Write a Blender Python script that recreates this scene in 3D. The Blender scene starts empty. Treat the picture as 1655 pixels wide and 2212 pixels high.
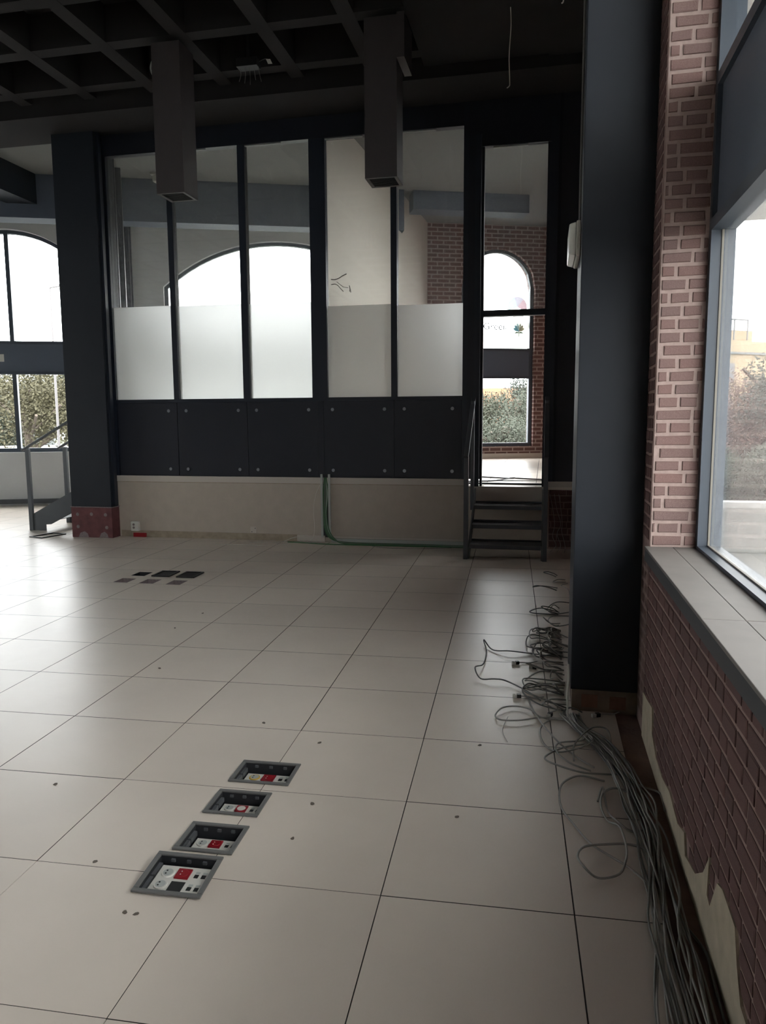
import bpy, bmesh, math, random
from mathutils import Vector, Matrix, Euler

random.seed(7)
sc = bpy.context.scene
COL = sc.collection

# ------------------------------------------------------------------ camera, light, exposure
cam_d = bpy.data.cameras.new('camera')
cam = bpy.data.objects.new('camera', cam_d)
COL.objects.link(cam)
cam_d.sensor_fit = 'VERTICAL'
cam_d.sensor_height = 36.0
cam_d.lens = 1629.66 / 2212 * 36.0
cam_d.clip_start = 0.05
cam_d.clip_end = 600
CAM = Vector((-0.7196, -2.2276, 1.5028))
YAW, PIT, ROL = -0.20977, 0.12263, -0.00587
_f = Vector((math.sin(YAW) * math.cos(PIT), math.cos(YAW) * math.cos(PIT), -math.sin(PIT)))
_r = Vector((math.cos(YAW), -math.sin(YAW), 0))
_u = _r.cross(_f)
_r2 = math.cos(ROL) * _r + math.sin(ROL) * _u
_u2 = -math.sin(ROL) * _r + math.cos(ROL) * _u
mw = Matrix((_r2, _u2, -_f)).transposed().to_4x4()
mw.translation = CAM
cam.matrix_world = mw
sc.camera = cam

world = bpy.data.worlds.new('overcast_sky')
sc.world = world
world.use_nodes = True
bgn = world.node_tree.nodes['Background']
bgn.inputs[0].default_value = (0.97, 0.985, 1.0, 1)
bgn.inputs[1].default_value = 13.0

sc.view_settings.view_transform = 'Standard'
sc.view_settings.look = 'None'
sc.view_settings.gamma = 1.0
sc.view_settings.use_curve_mapping = False
sc.view_settings.exposure = 0.0
sc.cycles.use_denoising = True
sc.cycles.max_bounces = 14
sc.cycles.diffuse_bounces = 7
sc.cycles.glossy_bounces = 5
sc.cycles.transmission_bounces = 8
sc.cycles.transparent_max_bounces = 24
sc.cycles.sample_clamp_indirect = 6.0

# ------------------------------------------------------------------ materials
def s2l(c):
    return tuple(((v / 255) / 12.92 if v / 255 <= 0.04045 else ((v / 255 + 0.055) / 1.055) ** 2.4) for v in c)

MATS = {}
def mat(name, rgb, rough=0.6, metal=0.0, vary=0.0, scale=8.0, bump=0.0, bscale=60.0, spec=0.5, rough_vary=0.0, obj_vary=0.0):
    if name in MATS:
        return MATS[name]
    m = bpy.data.materials.new(name)
    m.use_nodes = True
    nt = m.node_tree
    b = nt.nodes['Principled BSDF']
    c = s2l(rgb)
    b.inputs['Base Color'].default_value = (*c, 1)
    b.inputs['Roughness'].default_value = rough
    b.inputs['Metallic'].default_value = metal
    b.inputs['Specular IOR Level'].default_value = spec
    tc = nt.nodes.new('ShaderNodeTexCoord')
    if vary or rough_vary:
        n = nt.nodes.new('ShaderNodeTexNoise')
        n.inputs['Scale'].default_value = scale
        n.inputs['Detail'].default_value = 5
        nt.links.new(tc.outputs['Object'], n.inputs['Vector'])
        if vary:
            r = nt.nodes.new('ShaderNodeMapRange')
            r.inputs[1].default_value = 0.3; r.inputs[2].default_value = 0.7
            r.inputs[3].default_value = 1 - vary; r.inputs[4].default_value = 1 + vary
            nt.links.new(n.outputs[0], r.inputs[0])
            mu = nt.nodes.new('ShaderNodeMix'); mu.data_type = 'RGBA'; mu.blend_type = 'MULTIPLY'
            mu.inputs[0].default_value = 1.0
            mu.inputs[6].default_value = (*c, 1)
            nt.links.new(r.outputs[0], mu.inputs[7])
            out = mu.outputs[2]
            if obj_vary:
                oi = nt.nodes.new('ShaderNodeObjectInfo')
                r3 = nt.nodes.new('ShaderNodeMapRange')
                r3.inputs[3].default_value = 1 - obj_vary; r3.inputs[4].default_value = 1 + obj_vary
                nt.links.new(oi.outputs['Random'], r3.inputs[0])
                m3 = nt.nodes.new('ShaderNodeMix'); m3.data_type = 'RGBA'; m3.blend_type = 'MULTIPLY'
                m3.inputs[0].default_value = 1.0
                nt.links.new(out, m3.inputs[6]); nt.links.new(r3.outputs[0], m3.inputs[7])
                out = m3.outputs[2]
            nt.links.new(out, b.inputs['Base Color'])
        if rough_vary:
            r2 = nt.nodes.new('ShaderNodeMapRange')
            r2.inputs[1].default_value = 0.3; r2.inputs[2].default_value = 0.7
            r2.inputs[3].default_value = max(0.02, rough - rough_vary); r2.inputs[4].default_value = rough + rough_vary
            nt.links.new(n.outputs[0], r2.inputs[0])
            nt.links.new(r2.outputs[0], b.inputs['Roughness'])
    if bump:
        n2 = nt.nodes.new('ShaderNodeTexNoise')
        n2.inputs['Scale'].default_value = bscale
        n2.inputs['Detail'].default_value = 4
        nt.links.new(tc.outputs['Object'], n2.inputs['Vector'])
        bp = nt.nodes.new('ShaderNodeBump')
        bp.inputs['Strength'].default_value = bump
        bp.inputs['Distance'].default_value = 0.01
        nt.links.new(n2.outputs[0], bp.inputs['Height'])
        nt.links.new(bp.outputs[0], b.inputs['Normal'])
    MATS[name] = m
    return m

def glass_mat(name, tint, refl=1.0, dirt=0.0):
    m = bpy.data.materials.new(name); m.use_nodes = True
    nt = m.node_tree; nt.nodes.clear()
    out = nt.nodes.new('ShaderNodeOutputMaterial')
    tr = nt.nodes.new('ShaderNodeBsdfTransparent'); tr.inputs[0].default_value = (*tint, 1)
    gl = nt.nodes.new('ShaderNodeBsdfGlossy'); gl.inputs['Roughness'].default_value = 0.02
    lw = nt.nodes.new('ShaderNodeLayerWeight'); lw.inputs[0].default_value = 0.5
    pw = nt.nodes.new('ShaderNodeMath'); pw.operation = 'POWER'; pw.inputs[1].default_value = 5
    nt.links.new(lw.outputs['Facing'], pw.inputs[0])
    ma = nt.nodes.new('ShaderNodeMath'); ma.operation = 'MULTIPLY_ADD'
    ma.inputs[1].default_value = 0.95 * refl; ma.inputs[2].default_value = 0.04 * refl
    nt.links.new(pw.outputs[0], ma.inputs[0])
    mx = nt.nodes.new('ShaderNodeMixShader')
    nt.links.new(ma.outputs[0], mx.inputs[0]); nt.links.new(tr.outputs[0], mx.inputs[1]); nt.links.new(gl.outputs[0], mx.inputs[2])
    last = mx.outputs[0]
    if dirt:
        df = nt.nodes.new('ShaderNodeBsdfDiffuse'); df.inputs[0].default_value = (0.6, 0.61, 0.61, 1)
        tl = nt.nodes.new('ShaderNodeBsdfTranslucent'); tl.inputs[0].default_value = (0.6, 0.61, 0.61, 1)
        m0 = nt.nodes.new('ShaderNodeMixShader'); m0.inputs[0].default_value = 0.5
        nt.links.new(df.outputs[0], m0.inputs[1]); nt.links.new(tl.outputs[0], m0.inputs[2])
        m2 = nt.nodes.new('ShaderNodeMixShader'); m2.inputs[0].default_value = dirt
        nt.links.new(last, m2.inputs[1]); nt.links.new(m0.outputs[0], m2.inputs[2])
        last = m2.outputs[0]
    nt.links.new(last, out.inputs[0])
    MATS[name] = m
    return m

def frost_mat(name, rgb, rough=0.5, trans=0.5):
    m = bpy.data.materials.new(name); m.use_nodes = True
    nt = m.node_tree; nt.nodes.clear()
    out = nt.nodes.new('ShaderNodeOutputMaterial')
    rf = nt.nodes.new('ShaderNodeBsdfRefraction'); rf.inputs['Roughness'].default_value = rough; rf.inputs['IOR'].default_value = 1.3
    rf.inputs[0].default_value = (*rgb, 1)
    tl = nt.nodes.new('ShaderNodeBsdfTranslucent'); tl.inputs[0].default_value = (*rgb, 1)
    df = nt.nodes.new('ShaderNodeBsdfDiffuse'); df.inputs[0].default_value = (0.75, 0.78, 0.76, 1)
    m1 = nt.nodes.new('ShaderNodeMixShader'); m1.inputs[0].default_value = trans
    nt.links.new(rf.outputs[0], m1.inputs[1]); nt.links.new(tl.outputs[0], m1.inputs[2])
    m2 = nt.nodes.new('ShaderNodeMixShader'); m2.inputs[0].default_value = 0.15
    nt.links.new(m1.outputs[0], m2.inputs[1]); nt.links.new(df.outputs[0], m2.inputs[2])
    nt.links.new(m2.outputs[0], out.inputs[0])
    MATS[name] = m
    return m

def film_mat(name, rgb, alpha):
    m = bpy.data.materials.new(name); m.use_nodes = True
    nt = m.node_tree; nt.nodes.clear()
    out = nt.nodes.new('ShaderNodeOutputMaterial')
    tr = nt.nodes.new('ShaderNodeBsdfTransparent')
    tl = nt.nodes.new('ShaderNodeBsdfTranslucent'); tl.inputs[0].default_value = (*s2l(rgb), 1)
    mx = nt.nodes.new('ShaderNodeMixShader'); mx.inputs[0].default_value = alpha
    nt.links.new(tr.outputs[0], mx.inputs[1]); nt.links.new(tl.outputs[0], mx.inputs[2])
    nt.links.new(mx.outputs[0], out.inputs[0])
    MATS[name] = m
    return m

def brick_mat(name, base, alt, wash, wash_amt):
    m = bpy.data.materials.new(name); m.use_nodes = True
    nt = m.node_tree
    b = nt.nodes['Principled BSDF']; b.inputs['Roughness'].default_value = 0.85
    tc = nt.nodes.new('ShaderNodeTexCoord'); oi = nt.nodes.new('ShaderNodeObjectInfo')
    ad = nt.nodes.new('ShaderNodeVectorMath'); ad.operation = 'ADD'
    nt.links.new(tc.outputs['Object'], ad.inputs[0]); nt.links.new(oi.outputs['Location'], ad.inputs[1])
    mc = nt.nodes.new('ShaderNodeMix'); mc.data_type = 'RGBA'
    mc.inputs[6].default_value = (*s2l(base), 1); mc.inputs[7].default_value = (*s2l(alt), 1)
    nt.links.new(oi.outputs['Random'], mc.inputs[0])
    n = nt.nodes.new('ShaderNodeTexNoise'); n.inputs['Scale'].default_value = 38; n.inputs['Detail'].default_value = 6
    nt.links.new(ad.outputs[0], n.inputs['Vector'])
    rp = nt.nodes.new('ShaderNodeMapRange'); rp.inputs[1].default_value = 0.42; rp.inputs[2].default_value = 0.68
    rp.inputs[3].default_value = 0; rp.inputs[4].default_value = wash_amt
    nt.links.new(n.outputs[0], rp.inputs[0])
    mw_ = nt.nodes.new('ShaderNodeMix'); mw_.data_type = 'RGBA'
    nt.links.new(rp.outputs[0], mw_.inputs[0]); nt.links.new(mc.outputs[2], mw_.inputs[6])
    mw_.inputs[7].default_value = (*s2l(wash), 1)
    nt.links.new(mw_.outputs[2], b.inputs['Base Color'])
    bp = nt.nodes.new('ShaderNodeBump'); bp.inputs['Strength'].default_value = 0.35; bp.inputs['Distance'].default_value = 0.004
    nt.links.new(n.outputs[0], bp.inputs['Height']); nt.links.new(bp.outputs[0], b.inputs['Normal'])
    MATS[name] = m
    return m

def brickwall_mat(name, ax, base, alt, mortar, bw, bh, gap):
    m = bpy.data.materials.new(name); m.use_nodes = True
    nt = m.node_tree
    b = nt.nodes['Principled BSDF']; b.inputs['Roughness'].default_value = 0.85
    tc = nt.nodes.new('ShaderNodeTexCoord')
    sp = nt.nodes.new('ShaderNodeSeparateXYZ'); cb = nt.nodes.new('ShaderNodeCombineXYZ')
    nt.links.new(tc.outputs['Object'], sp.inputs[0])
    nt.links.new(sp.outputs[ax], cb.inputs[0]); nt.links.new(sp.outputs[2], cb.inputs[1])
    br = nt.nodes.new('ShaderNodeTexBrick')
    br.inputs['Color1'].default_value = (*s2l(base), 1); br.inputs['Color2'].default_value = (*s2l(alt), 1)
    br.inputs['Mortar'].default_value = (*s2l(mortar), 1)
    br.inputs['Scale'].default_value = 1.0; br.inputs['Mortar Size'].default_value = gap
    br.inputs['Brick Width'].default_value = bw; br.inputs['Row Height'].default_value = bh
    nt.links.new(cb.outputs[0], br.inputs['Vector'])
    nt.links.new(br.outputs[0], b.inputs['Base Color'])
    MATS[name] = m
    return m

def floor_mat(name, rgb):
    m = bpy.data.materials.new(name); m.use_nodes = True
    nt = m.node_tree
    b = nt.nodes['Principled BSDF']
    tc = nt.nodes.new('ShaderNodeTexCoord'); geo = nt.nodes.new('ShaderNodeNewGeometry'); oi = nt.nodes.new('ShaderNodeObjectInfo')
    n1 = nt.nodes.new('ShaderNodeTexNoise'); n1.inputs['Scale'].default_value = 1.3; n1.inputs['Detail'].default_value = 4
    nt.links.new(geo.outputs['Position'], n1.inputs['Vector'])
    mp = nt.nodes.new('ShaderNodeMapping'); mp.inputs['Scale'].default_value = (5, 11, 1)
    nt.links.new(geo.outputs['Position'], mp.inputs[0])
    n2 = nt.nodes.new('ShaderNodeTexNoise'); n2.inputs['Scale'].default_value = 2.2; n2.inputs['Detail'].default_value = 7; n2.inputs['Roughness'].default_value = 0.65
    nt.links.new(mp.outputs[0], n2.inputs['Vector'])
    r1 = nt.nodes.new('ShaderNodeMapRange'); r1.inputs[1].default_value = .3; r1.inputs[2].default_value = .7; r1.inputs[3].default_value = .93; r1.inputs[4].default_value = 1.05
    nt.links.new(n1.outputs[0], r1.inputs[0])
    r2 = nt.nodes.new('ShaderNodeMapRange'); r2.inputs[3].default_value = .96; r2.inputs[4].default_value = 1.03
    nt.links.new(oi.outputs['Random'], r2.inputs[0])
    mm = nt.nodes.new('ShaderNodeMath'); mm.operation = 'MULTIPLY'
    nt.links.new(r1.outputs[0], mm.inputs[0]); nt.links.new(r2.outputs[0], mm.inputs[1])
    mx = nt.nodes.new('ShaderNodeMix'); mx.data_type = 'RGBA'; mx.blend_type = 'MULTIPLY'; mx.inputs[0].default_value = 1
    mx.inputs[6].default_value = (*s2l(rgb), 1); nt.links.new(mm.outputs[0], mx.inputs[7])
    nt.links.new(mx.outputs[2], b.inputs['Base Color'])
    r3 = nt.nodes.new('ShaderNodeMapRange'); r3.inputs[1].default_value = .35; r3.inputs[2].default_value = .7; r3.inputs[3].default_value = .31; r3.inputs[4].default_value = .38
    nt.links.new(n2.outputs[0], r3.inputs[0]); nt.links.new(r3.outputs[0], b.inputs['Roughness'])
    b.inputs['Specular IOR Level'].default_value = 0.2
    MATS[name] = m
    return m

mat('navy_panel', (26, 30, 40), 0.42, vary=0.06)
mat('navy_frame', (30, 36, 47), 0.40)
mat('column_paint', (30, 35, 42), 0.5, vary=0.05, spec=0.3)
mat('window_frame', (66, 74, 84), 0.42)
mat('spandrel', (84, 93, 106), 0.5)
mat('cream_wall', (176, 165, 152), 0.75, vary=0.04, bump=0.05)
mat('cream_trim', (188, 180, 170), 0.6)
mat('grubby_base', (150, 138, 120), 0.85, vary=0.16, scale=14)
mat('white_wall', (208, 202, 190), 0.8, vary=0.02)
mat('plaster', (196, 198, 198), 0.85, vary=0.04, scale=2)
mat('black_ceiling', (27, 25, 26), 0.9, vary=0.12, scale=3)
mat('grey_ceiling', (120, 122, 120), 0.9)
mat('duct_metal', (66, 62, 62), 0.5, vary=0.05)
mat('dark_grille', (24, 24, 25), 0.6)
mat('stair_metal', (82, 86, 90), 0.42, metal=0.3, vary=0.06)
mat('tread_metal', (104, 104, 104), 0.5, metal=0.4, bump=0.8, bscale=140)
mat('red_primer', (92, 52, 54), 0.8, vary=0.25, scale=12)
mat('bolt_grey', (120, 108, 108), 0.7, vary=0.2, scale=60)
mat('smear_grey', (150, 148, 140), 0.9)
mat('stud_steel', (150, 154, 160), 0.35, metal=0.6)
mat('subfloor', (52, 46, 44), 0.95, vary=0.3, scale=6)
mat('brown_strip', (124, 100, 90), 0.95, vary=0.3, scale=5, bump=0.3)
mat('mortar', (150, 126, 120), 0.95, vary=0.1, scale=30, bump=0.3)
mat('mortar_pale', (160, 140, 133), 0.95, vary=0.1, scale=30, bump=0.3)
mat('torn_plaster', (186, 174, 152), 0.9, vary=0.12, scale=16)
mat('sill_stone', (114, 109, 105), 0.6, vary=0.06, scale=9)
mat('sill_edge', (52, 54, 58), 0.6)
mat('gasket', (132, 127, 117), 0.6)
mat('frame_plastic', (100, 100, 98), 0.5, vary=0.08)
mat('box_inside', (36, 37, 40), 0.6)
mat('box_arm', (84, 86, 88), 0.35)
mat('white_plastic', (206, 204, 196), 0.45)
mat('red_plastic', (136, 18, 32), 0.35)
mat('black_plastic', (26, 26, 28), 0.45)
mat('cable_grey', (150, 148, 142), 0.5)
mat('cable_dark', (104, 103, 100), 0.5)
mat('cable_green', (62, 104, 68), 0.5)
mat('cable_white', (200, 198, 188), 0.5)
mat('cable_black', (30, 30, 32), 0.5)
mat('trunking', (170, 174, 170), 0.5)
mat('lamp_diffuser', (214, 214, 206), 0.3)
mat('debris_dark', (100, 91, 82), 0.9)
mat('concrete_tan', (118, 104, 90), 0.9, vary=0.25, scale=9)
mat('brick_orange', (116, 86, 70), 0.9, vary=0.2, scale=20)
mat('yellow_plastic', (196, 160, 60), 0.5)
floor_mat('floor_tile', (213, 202, 190))
glass_mat('clear_glass', (0.965, 0.975, 0.97))
glass_mat('dusty_glass', (0.93, 0.935, 0.93), dirt=0.05)
frost_mat('frosted_film', (0.94, 0.94, 0.935), 0.62, 0.35)
frost_mat('milky_panel', (0.60, 0.64, 0.61), 0.6, 0.8)
brick_mat('brick_red', (102, 72, 69), (84, 61, 59), (126, 98, 92), 0.4)
brick_mat('brick_wash', (114, 84, 79), (102, 80, 77), (156, 134, 127), 0.6)
brickwall_mat('brick_far', 0, (108, 76, 70), (92, 66, 62), (154, 136, 130), 0.22, 0.078, 0.012)

# ------------------------------------------------------------------ mesh helpers
class MB:
    def __init__(s): s.v = []; s.f = []
    def box(s, x0, x1, y0, y1, z0, z1):
        i = len(s.v)
        s.v += [(x0, y0, z0), (x1, y0, z0), (x1, y1, z0), (x0, y1, z0), (x0, y0, z1), (x1, y0, z1), (x1, y1, z1), (x0, y1, z1)]
        s.f += [(i, i+3, i+2, i+1), (i+4, i+5, i+6, i+7), (i, i+1, i+5, i+4), (i+1, i+2, i+6, i+5), (i+2, i+3, i+7, i+6), (i+3, i, i+4, i+7)]
        return s
    def hexa(s, p):
        i = len(s.v); s.v += [tuple(q) for q in p]
        s.f += [(i, i+3, i+2, i+1), (i+4, i+5, i+6, i+7), (i, i+1, i+5, i+4), (i+1, i+2, i+6, i+5), (i+2, i+3, i+7, i+6), (i+3, i, i+4, i+7)]
        return s
    def bar(s, a, b, w, h, up=(0, 0, 1)):
        a = Vector(a); b = Vector(b); d = (b - a).normalized(); up = Vector(up)
        sd = d.cross(up).normalized() * w / 2; u = sd.cross(d).normalized() * h / 2
        return s.hexa([a - sd - u, a + sd - u, b + sd - u, b - sd - u, a - sd + u, a + sd + u, b + sd + u, b - sd + u])
    def prism(s, poly, f, d0, d1):
        """poly: 2d points; f(p, d) -> 3d point at depth d"""
        n = len(poly); i = len(s.v)
        s.v += [tuple(f(p, d0)) for p in poly] + [tuple(f(p, d1)) for p in poly]
        s.f += [tuple(range(i, i + n)), tuple(range(i + 2*n - 1, i + n - 1, -1))]
        for k in range(n):
            s.f.append((i + k, i + n + k, i + n + (k+1) % n, i + (k+1) % n))
        return s
    def cyl(s, c, r, axis, l, n=12, r2=None):
        r2 = r if r2 is None else r2
        axis = Vector(axis).normalized(); c = Vector(c)
        t = axis.orthogonal().normalized(); b = axis.cross(t)
        i = len(s.v)
        for k in range(n):
            a = 2*math.pi*k/n; s.v.append(tuple(c + (t*math.cos(a) + b*math.sin(a))*r))
        for k in range(n):
            a = 2*math.pi*k/n; s.v.append(tuple(c + axis*l + (t*math.cos(a) + b*math.sin(a))*r2))
        s.f += [tuple(range(i + n - 1, i - 1, -1)), tuple(range(i + n, i + 2*n))]
        for k in range(n):
            s.f.append((i + k, i + (k+1) % n, i + n + (k+1) % n, i + n + k))
        return s
    def tube(s, pts, r, n=6):
        pts = [Vector(p) for p in pts]
        t0 = (pts[1] - pts[0]).normalized(); nn = t0.orthogonal().normalized(); base = len(s.v)
        for k, p in enumerate(pts):
            t = (pts[min(k+1, len(pts)-1)] - pts[max(k-1, 0)])
            t = t.normalized() if t.length > 1e-9 else t0
            nn = (nn - t * nn.dot(t))
            nn = nn.normalized() if nn.length > 1e-6 else t.orthogonal().normalized()
            b = t.cross(nn)
            for q in range(n):
                a = 2*math.pi*q/n; s.v.append(tuple(p + (nn*math.cos(a) + b*math.sin(a))*r))
        for k in range(len(pts)-1):
            for q in range(n):
                i = base + k*n
                s.f.append((i + q, i + (q+1) % n, i + n + (q+1) % n, i + n + q))
        s.f.append(tuple(range(base + n - 1, base - 1, -1))); e = base + (len(pts)-1)*n
        s.f.append(tuple(range(e, e + n)))
        return s
    def mesh(s, name, m, smooth=False, fix=True):
        me = bpy.data.meshes.new(name); me.from_pydata(s.v, [], s.f); me.update()
        if fix:
            bm = bmesh.new(); bm.from_mesh(me); bmesh.ops.recalc_face_normals(bm, faces=bm.faces); bm.to_mesh(me); bm.free()
        if smooth:
            for p in me.polygons: p.use_smooth = True
        me.materials.append(MATS[m])
        return me
    def build(s, name, m, parent=None, smooth=False, bevel=0.0):
        o = bpy.data.objects.new(name, s.mesh(name, m, smooth)); COL.objects.link(o)
        if bevel:
            bv = o.modifiers.new('bevel', 'BEVEL'); bv.width = bevel; bv.segments = 2; bv.limit_method = 'ANGLE'; bv.angle_limit = math.radians(40)
        if parent is not None: o.parent = parent
        return o

def link(name, me, parent=None, loc=(0, 0, 0), rz=0.0):
    o = bpy.data.objects.new(name, me); COL.objects.link(o)
    o.location = loc; o.rotation_euler = (0, 0, rz)
    if parent is not None: o.parent = parent
    return o
def empty(name, loc=(0, 0, 0), rz=0.0):
    o = bpy.data.objects.new(name, None); COL.objects.link(o)
    o.location = loc; o.rotation_euler = (0, 0, rz); o.empty_display_size = 0.1
    return o
def tag(o, label, cat=None, kind=None, group=None):
    o['label'] = label
    if cat: o['category'] = cat
    if kind: o['kind'] = kind
    if group: o['group'] = group
    return o
def dup(root, loc, rz=0.0):
    r = root.copy(); COL.objects.link(r); r.location = loc; r.rotation_euler = (0, 0, rz)
    for ch in list(root.children):
        c = ch.copy(); COL.objects.link(c); c.parent = r
        for g in list(ch.children):
            d = g.copy(); COL.objects.link(d); d.parent = c
    return r
def spline(pts, per=6, closed=False):
    pts = [Vector(p) for p in pts]; out = []
    n = len(pts)
    for i in range(n - 1):
        p0 = pts[max(i-1, 0)]; p1 = pts[i]; p2 = pts[i+1]; p3 = pts[min(i+2, n-1)]
        for k in range(per):
            t = k / per
            out.append(0.5*((2*p1) + (-p0 + p2)*t + (2*p0 - 5*p1 + 4*p2 - p3)*t*t + (-p0 + 3*p1 - 3*p2 + p3)*t**3))
    out.append(pts[-1])
    return out

# ------------------------------------------------------------------ plan constants
XW = -0.228            # inner face of the right-hand brick wall
YB = 6.62              # front of the raised room's plinth
ZC = 5.12              # underside of ceiling ribs
ZR = 0.715             # raised floor
FA = math.radians(21)
FO = Vector((-1.4, 12.9, 0)); FD = Vector((math.cos(FA), math.sin(FA), 0)); FN = Vector((math.sin(FA), -math.cos(FA), 0))
TA = 0.041             # floor grid is turned a little against the walls

# ------------------------------------------------------------------ walls with arched openings
def arch_z(w, s):
    c = (w['s0'] + w['s1']) / 2; r = w['r']; d = min(abs(s - c), r)
    return w['top'] - r + math.sqrt(max(r*r - d*d, 0))
def arched_wall(name, O, D, N, s0, s1, z0, z1, thick, wins, m, label, cat='wall'):
    """interior face on O; the wall extends by thick away from N"""
    mb = MB()
    O = Vector(O); D = Vector(D); N = Vector(N)
    f = lambda s, z, d: O + D*s + Vector((0, 0, z)) - N*d
    cuts = {s0, s1}
    for w in wins:
        for k in range(25): cuts.add(w['s0'] + (w['s1'] - w['s0'])*k/24)
    cuts = sorted(c for c in cuts if s0 - 1e-6 <= c <= s1 + 1e-6)
    for a, b in zip(cuts, cuts[1:]):
        mid = (a+b)/2; w = next((q for q in wins if q['s0'] < mid < q['s1']), None)
        spans = [(z0, z0, z1, z1)] if w is None else [(z0, z0, w['sill'], w['sill']), (arch_z(w, a), arch_z(w, b), z1, z1)]
        for la, lb, ha, hb in spans:
            mb.hexa([f(a, la, 0), f(b, lb, 0), f(b, lb, thick), f(a, la, thick), f(a, ha, 0), f(b, hb, 0), f(b, hb, thick), f(a, ha, thick)])
    o = mb.build(name, m)
    return tag(o, label, cat, 'structure')

def arched_window(name, O, D, N, w, depth, label, mull=(), fw=0.07, fd=0.09, upper='clear_glass', lower='clear_glass', split_upper=True):
    """depth: distance of the frame's inner face behind the interior wall face"""
    root = empty(name); tag(root, label, 'window', 'structure')
    O = Vector(O); D = Vector(D); N = Vector(N)
    f = lambda p, d: O + D*p[0] + Vector((0, 0, p[1])) - N*d
    def blk(mb, a, b, z0, z1, d0, d1):
        mb.hexa([f((a, z0), d0), f((b, z0), d0), f((b, z0), d1), f((a, z0), d1), f((a, z1), d0), f((b, z1), d0), f((b, z1), d1), f((a, z1), d1)])
    s0, s1, sill, p0, p1 = w['s0'], w['s1'], w['sill'], w['sp0'], w['sp1']
    g = depth + fd*0.55
    mb = MB()
    blk(mb, s0, s0+fw, sill, arch_z(w, s0)+0.02, depth, depth+fd)
    blk(mb, s1-fw, s1, sill, arch_z(w, s1)+0.02, depth, depth+fd)
    blk(mb, s0+fw, s1-fw, sill, sill+fw, depth, depth+fd)
    blk(mb, s0+fw, s1-fw, p0-0.05, p0, depth, depth+fd)
    blk(mb, s0+fw, s1-fw, p1, p1+0.05, depth, depth+fd)
    n = 20
    for k in range(n):
        a = s0 + (s1-s0)*k/n; b = s0 + (s1-s0)*(k+1)/n
        za, zb = arch_z(w, a), arch_z(w, b); c = (s0+s1)/2; t = fw*0.8
        def inn(s, z):
            vx, vz = s-c, z-(w['top']-w['r']); L = math.hypot(vx, vz); return (s - vx/L*t, z - vz/L*t)
        (ai, zai), (bi, zbi) = inn(a, za), inn(b, zb)
        mb.hexa([f((ai, zai), depth), f((bi, zbi), depth), f((bi, zbi), depth+fd), f((ai, zai), depth+fd), f((a, za), depth), f((b, zb), depth), f((b, zb), depth+fd), f((a, za), depth+fd)])
    mb.build('window_frame', 'window_frame', root)
    mb = MB(); blk(mb, s0+fw, s1-fw, p0, p1, depth+0.02, depth+fd-0.01); mb.build('spandrel_panel', 'spandrel', root)
    edges = [s0+fw] + list(mull) + [s1-fw]
    for mu in mull:
        mb = MB(); blk(mb, mu-0.035, mu+0.035, sill+fw, p0-0.05, depth-0.005, depth+fd); blk(mb, mu-0.035, mu+0.035, p1+0.05, arch_z(w, mu)-0.03, depth-0.005, depth+fd)
        mb.build('mullion', 'window_frame', root)
    for a, b in zip(edges, edges[1:]):
        a2 = a + (0.035 if a != s0+fw else 0); b2 = b - (0.035 if b != s1-fw else 0)
        mb = MB(); blk(mb, a2-0.01, b2+0.01, sill+fw-0.01, p0-0.04, g, g+0.008); mb.build('pane', lower, root)
        poly = [(a2-0.01, p1+0.04), (b2+0.01, p1+0.04)] + [(b2+0.01+(a2-b2-0.02)*k/12, arch_z(w, min(max(b2+0.01+(a2-b2-0.02)*k/12, s0), s1))-0.03) for k in range(13)]
        mb = MB(); mb.prism(poly, f, g, g+0.008); mb.build('pane', upper, root)
    return root

# facade (seen through the raised room, its doorway and the open bay)
W1 = dict(s0=-0.97, s1=0.50, sill=0.95, sp0=2.33, sp1=2.81, top=4.72, r=0.735)
W2 = dict(s0=-6.48, s1=-2.24, sill=0.95, sp0=2.33, sp1=2.83, top=4.73, r=3.08)
W3 = dict(s0=-10.55, s1=-7.65, sill=0.95, sp0=2.38, sp1=2.86, top=4.80, r=1.62)
arched_wall('wall_outer', FO, FD, FN, -1.64, 1.6, -0.2, 5.6, 0.4, [W1], 'brick_far', 'brick outer wall around the narrow arched window beyond the doorway')
bpy.data.objects['wall_outer'].data.materials[0] = MATS['brick_far']
arched_wall('wall_facade', FO, FD, FN, -13.0, -1.64, -0.2, 5.6, 0.4, [W2, W3], 'plaster', 'pale plaster outer wall with two wide arched windows')
arched_window('window_1', FO, FD, FN, W1, 0.10, 'narrow round-arched window seen through the doorway above the steps')
arched_window('window_2', FO, FD, FN, W2, 0.10, 'wide arched window behind the glazed partition', mull=(-5.0, -3.66))
arched_window('window_3', FO, FD, FN, W3, 0.10, 'arched window of the open bay beside the far stair', mull=(-9.12,))

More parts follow.
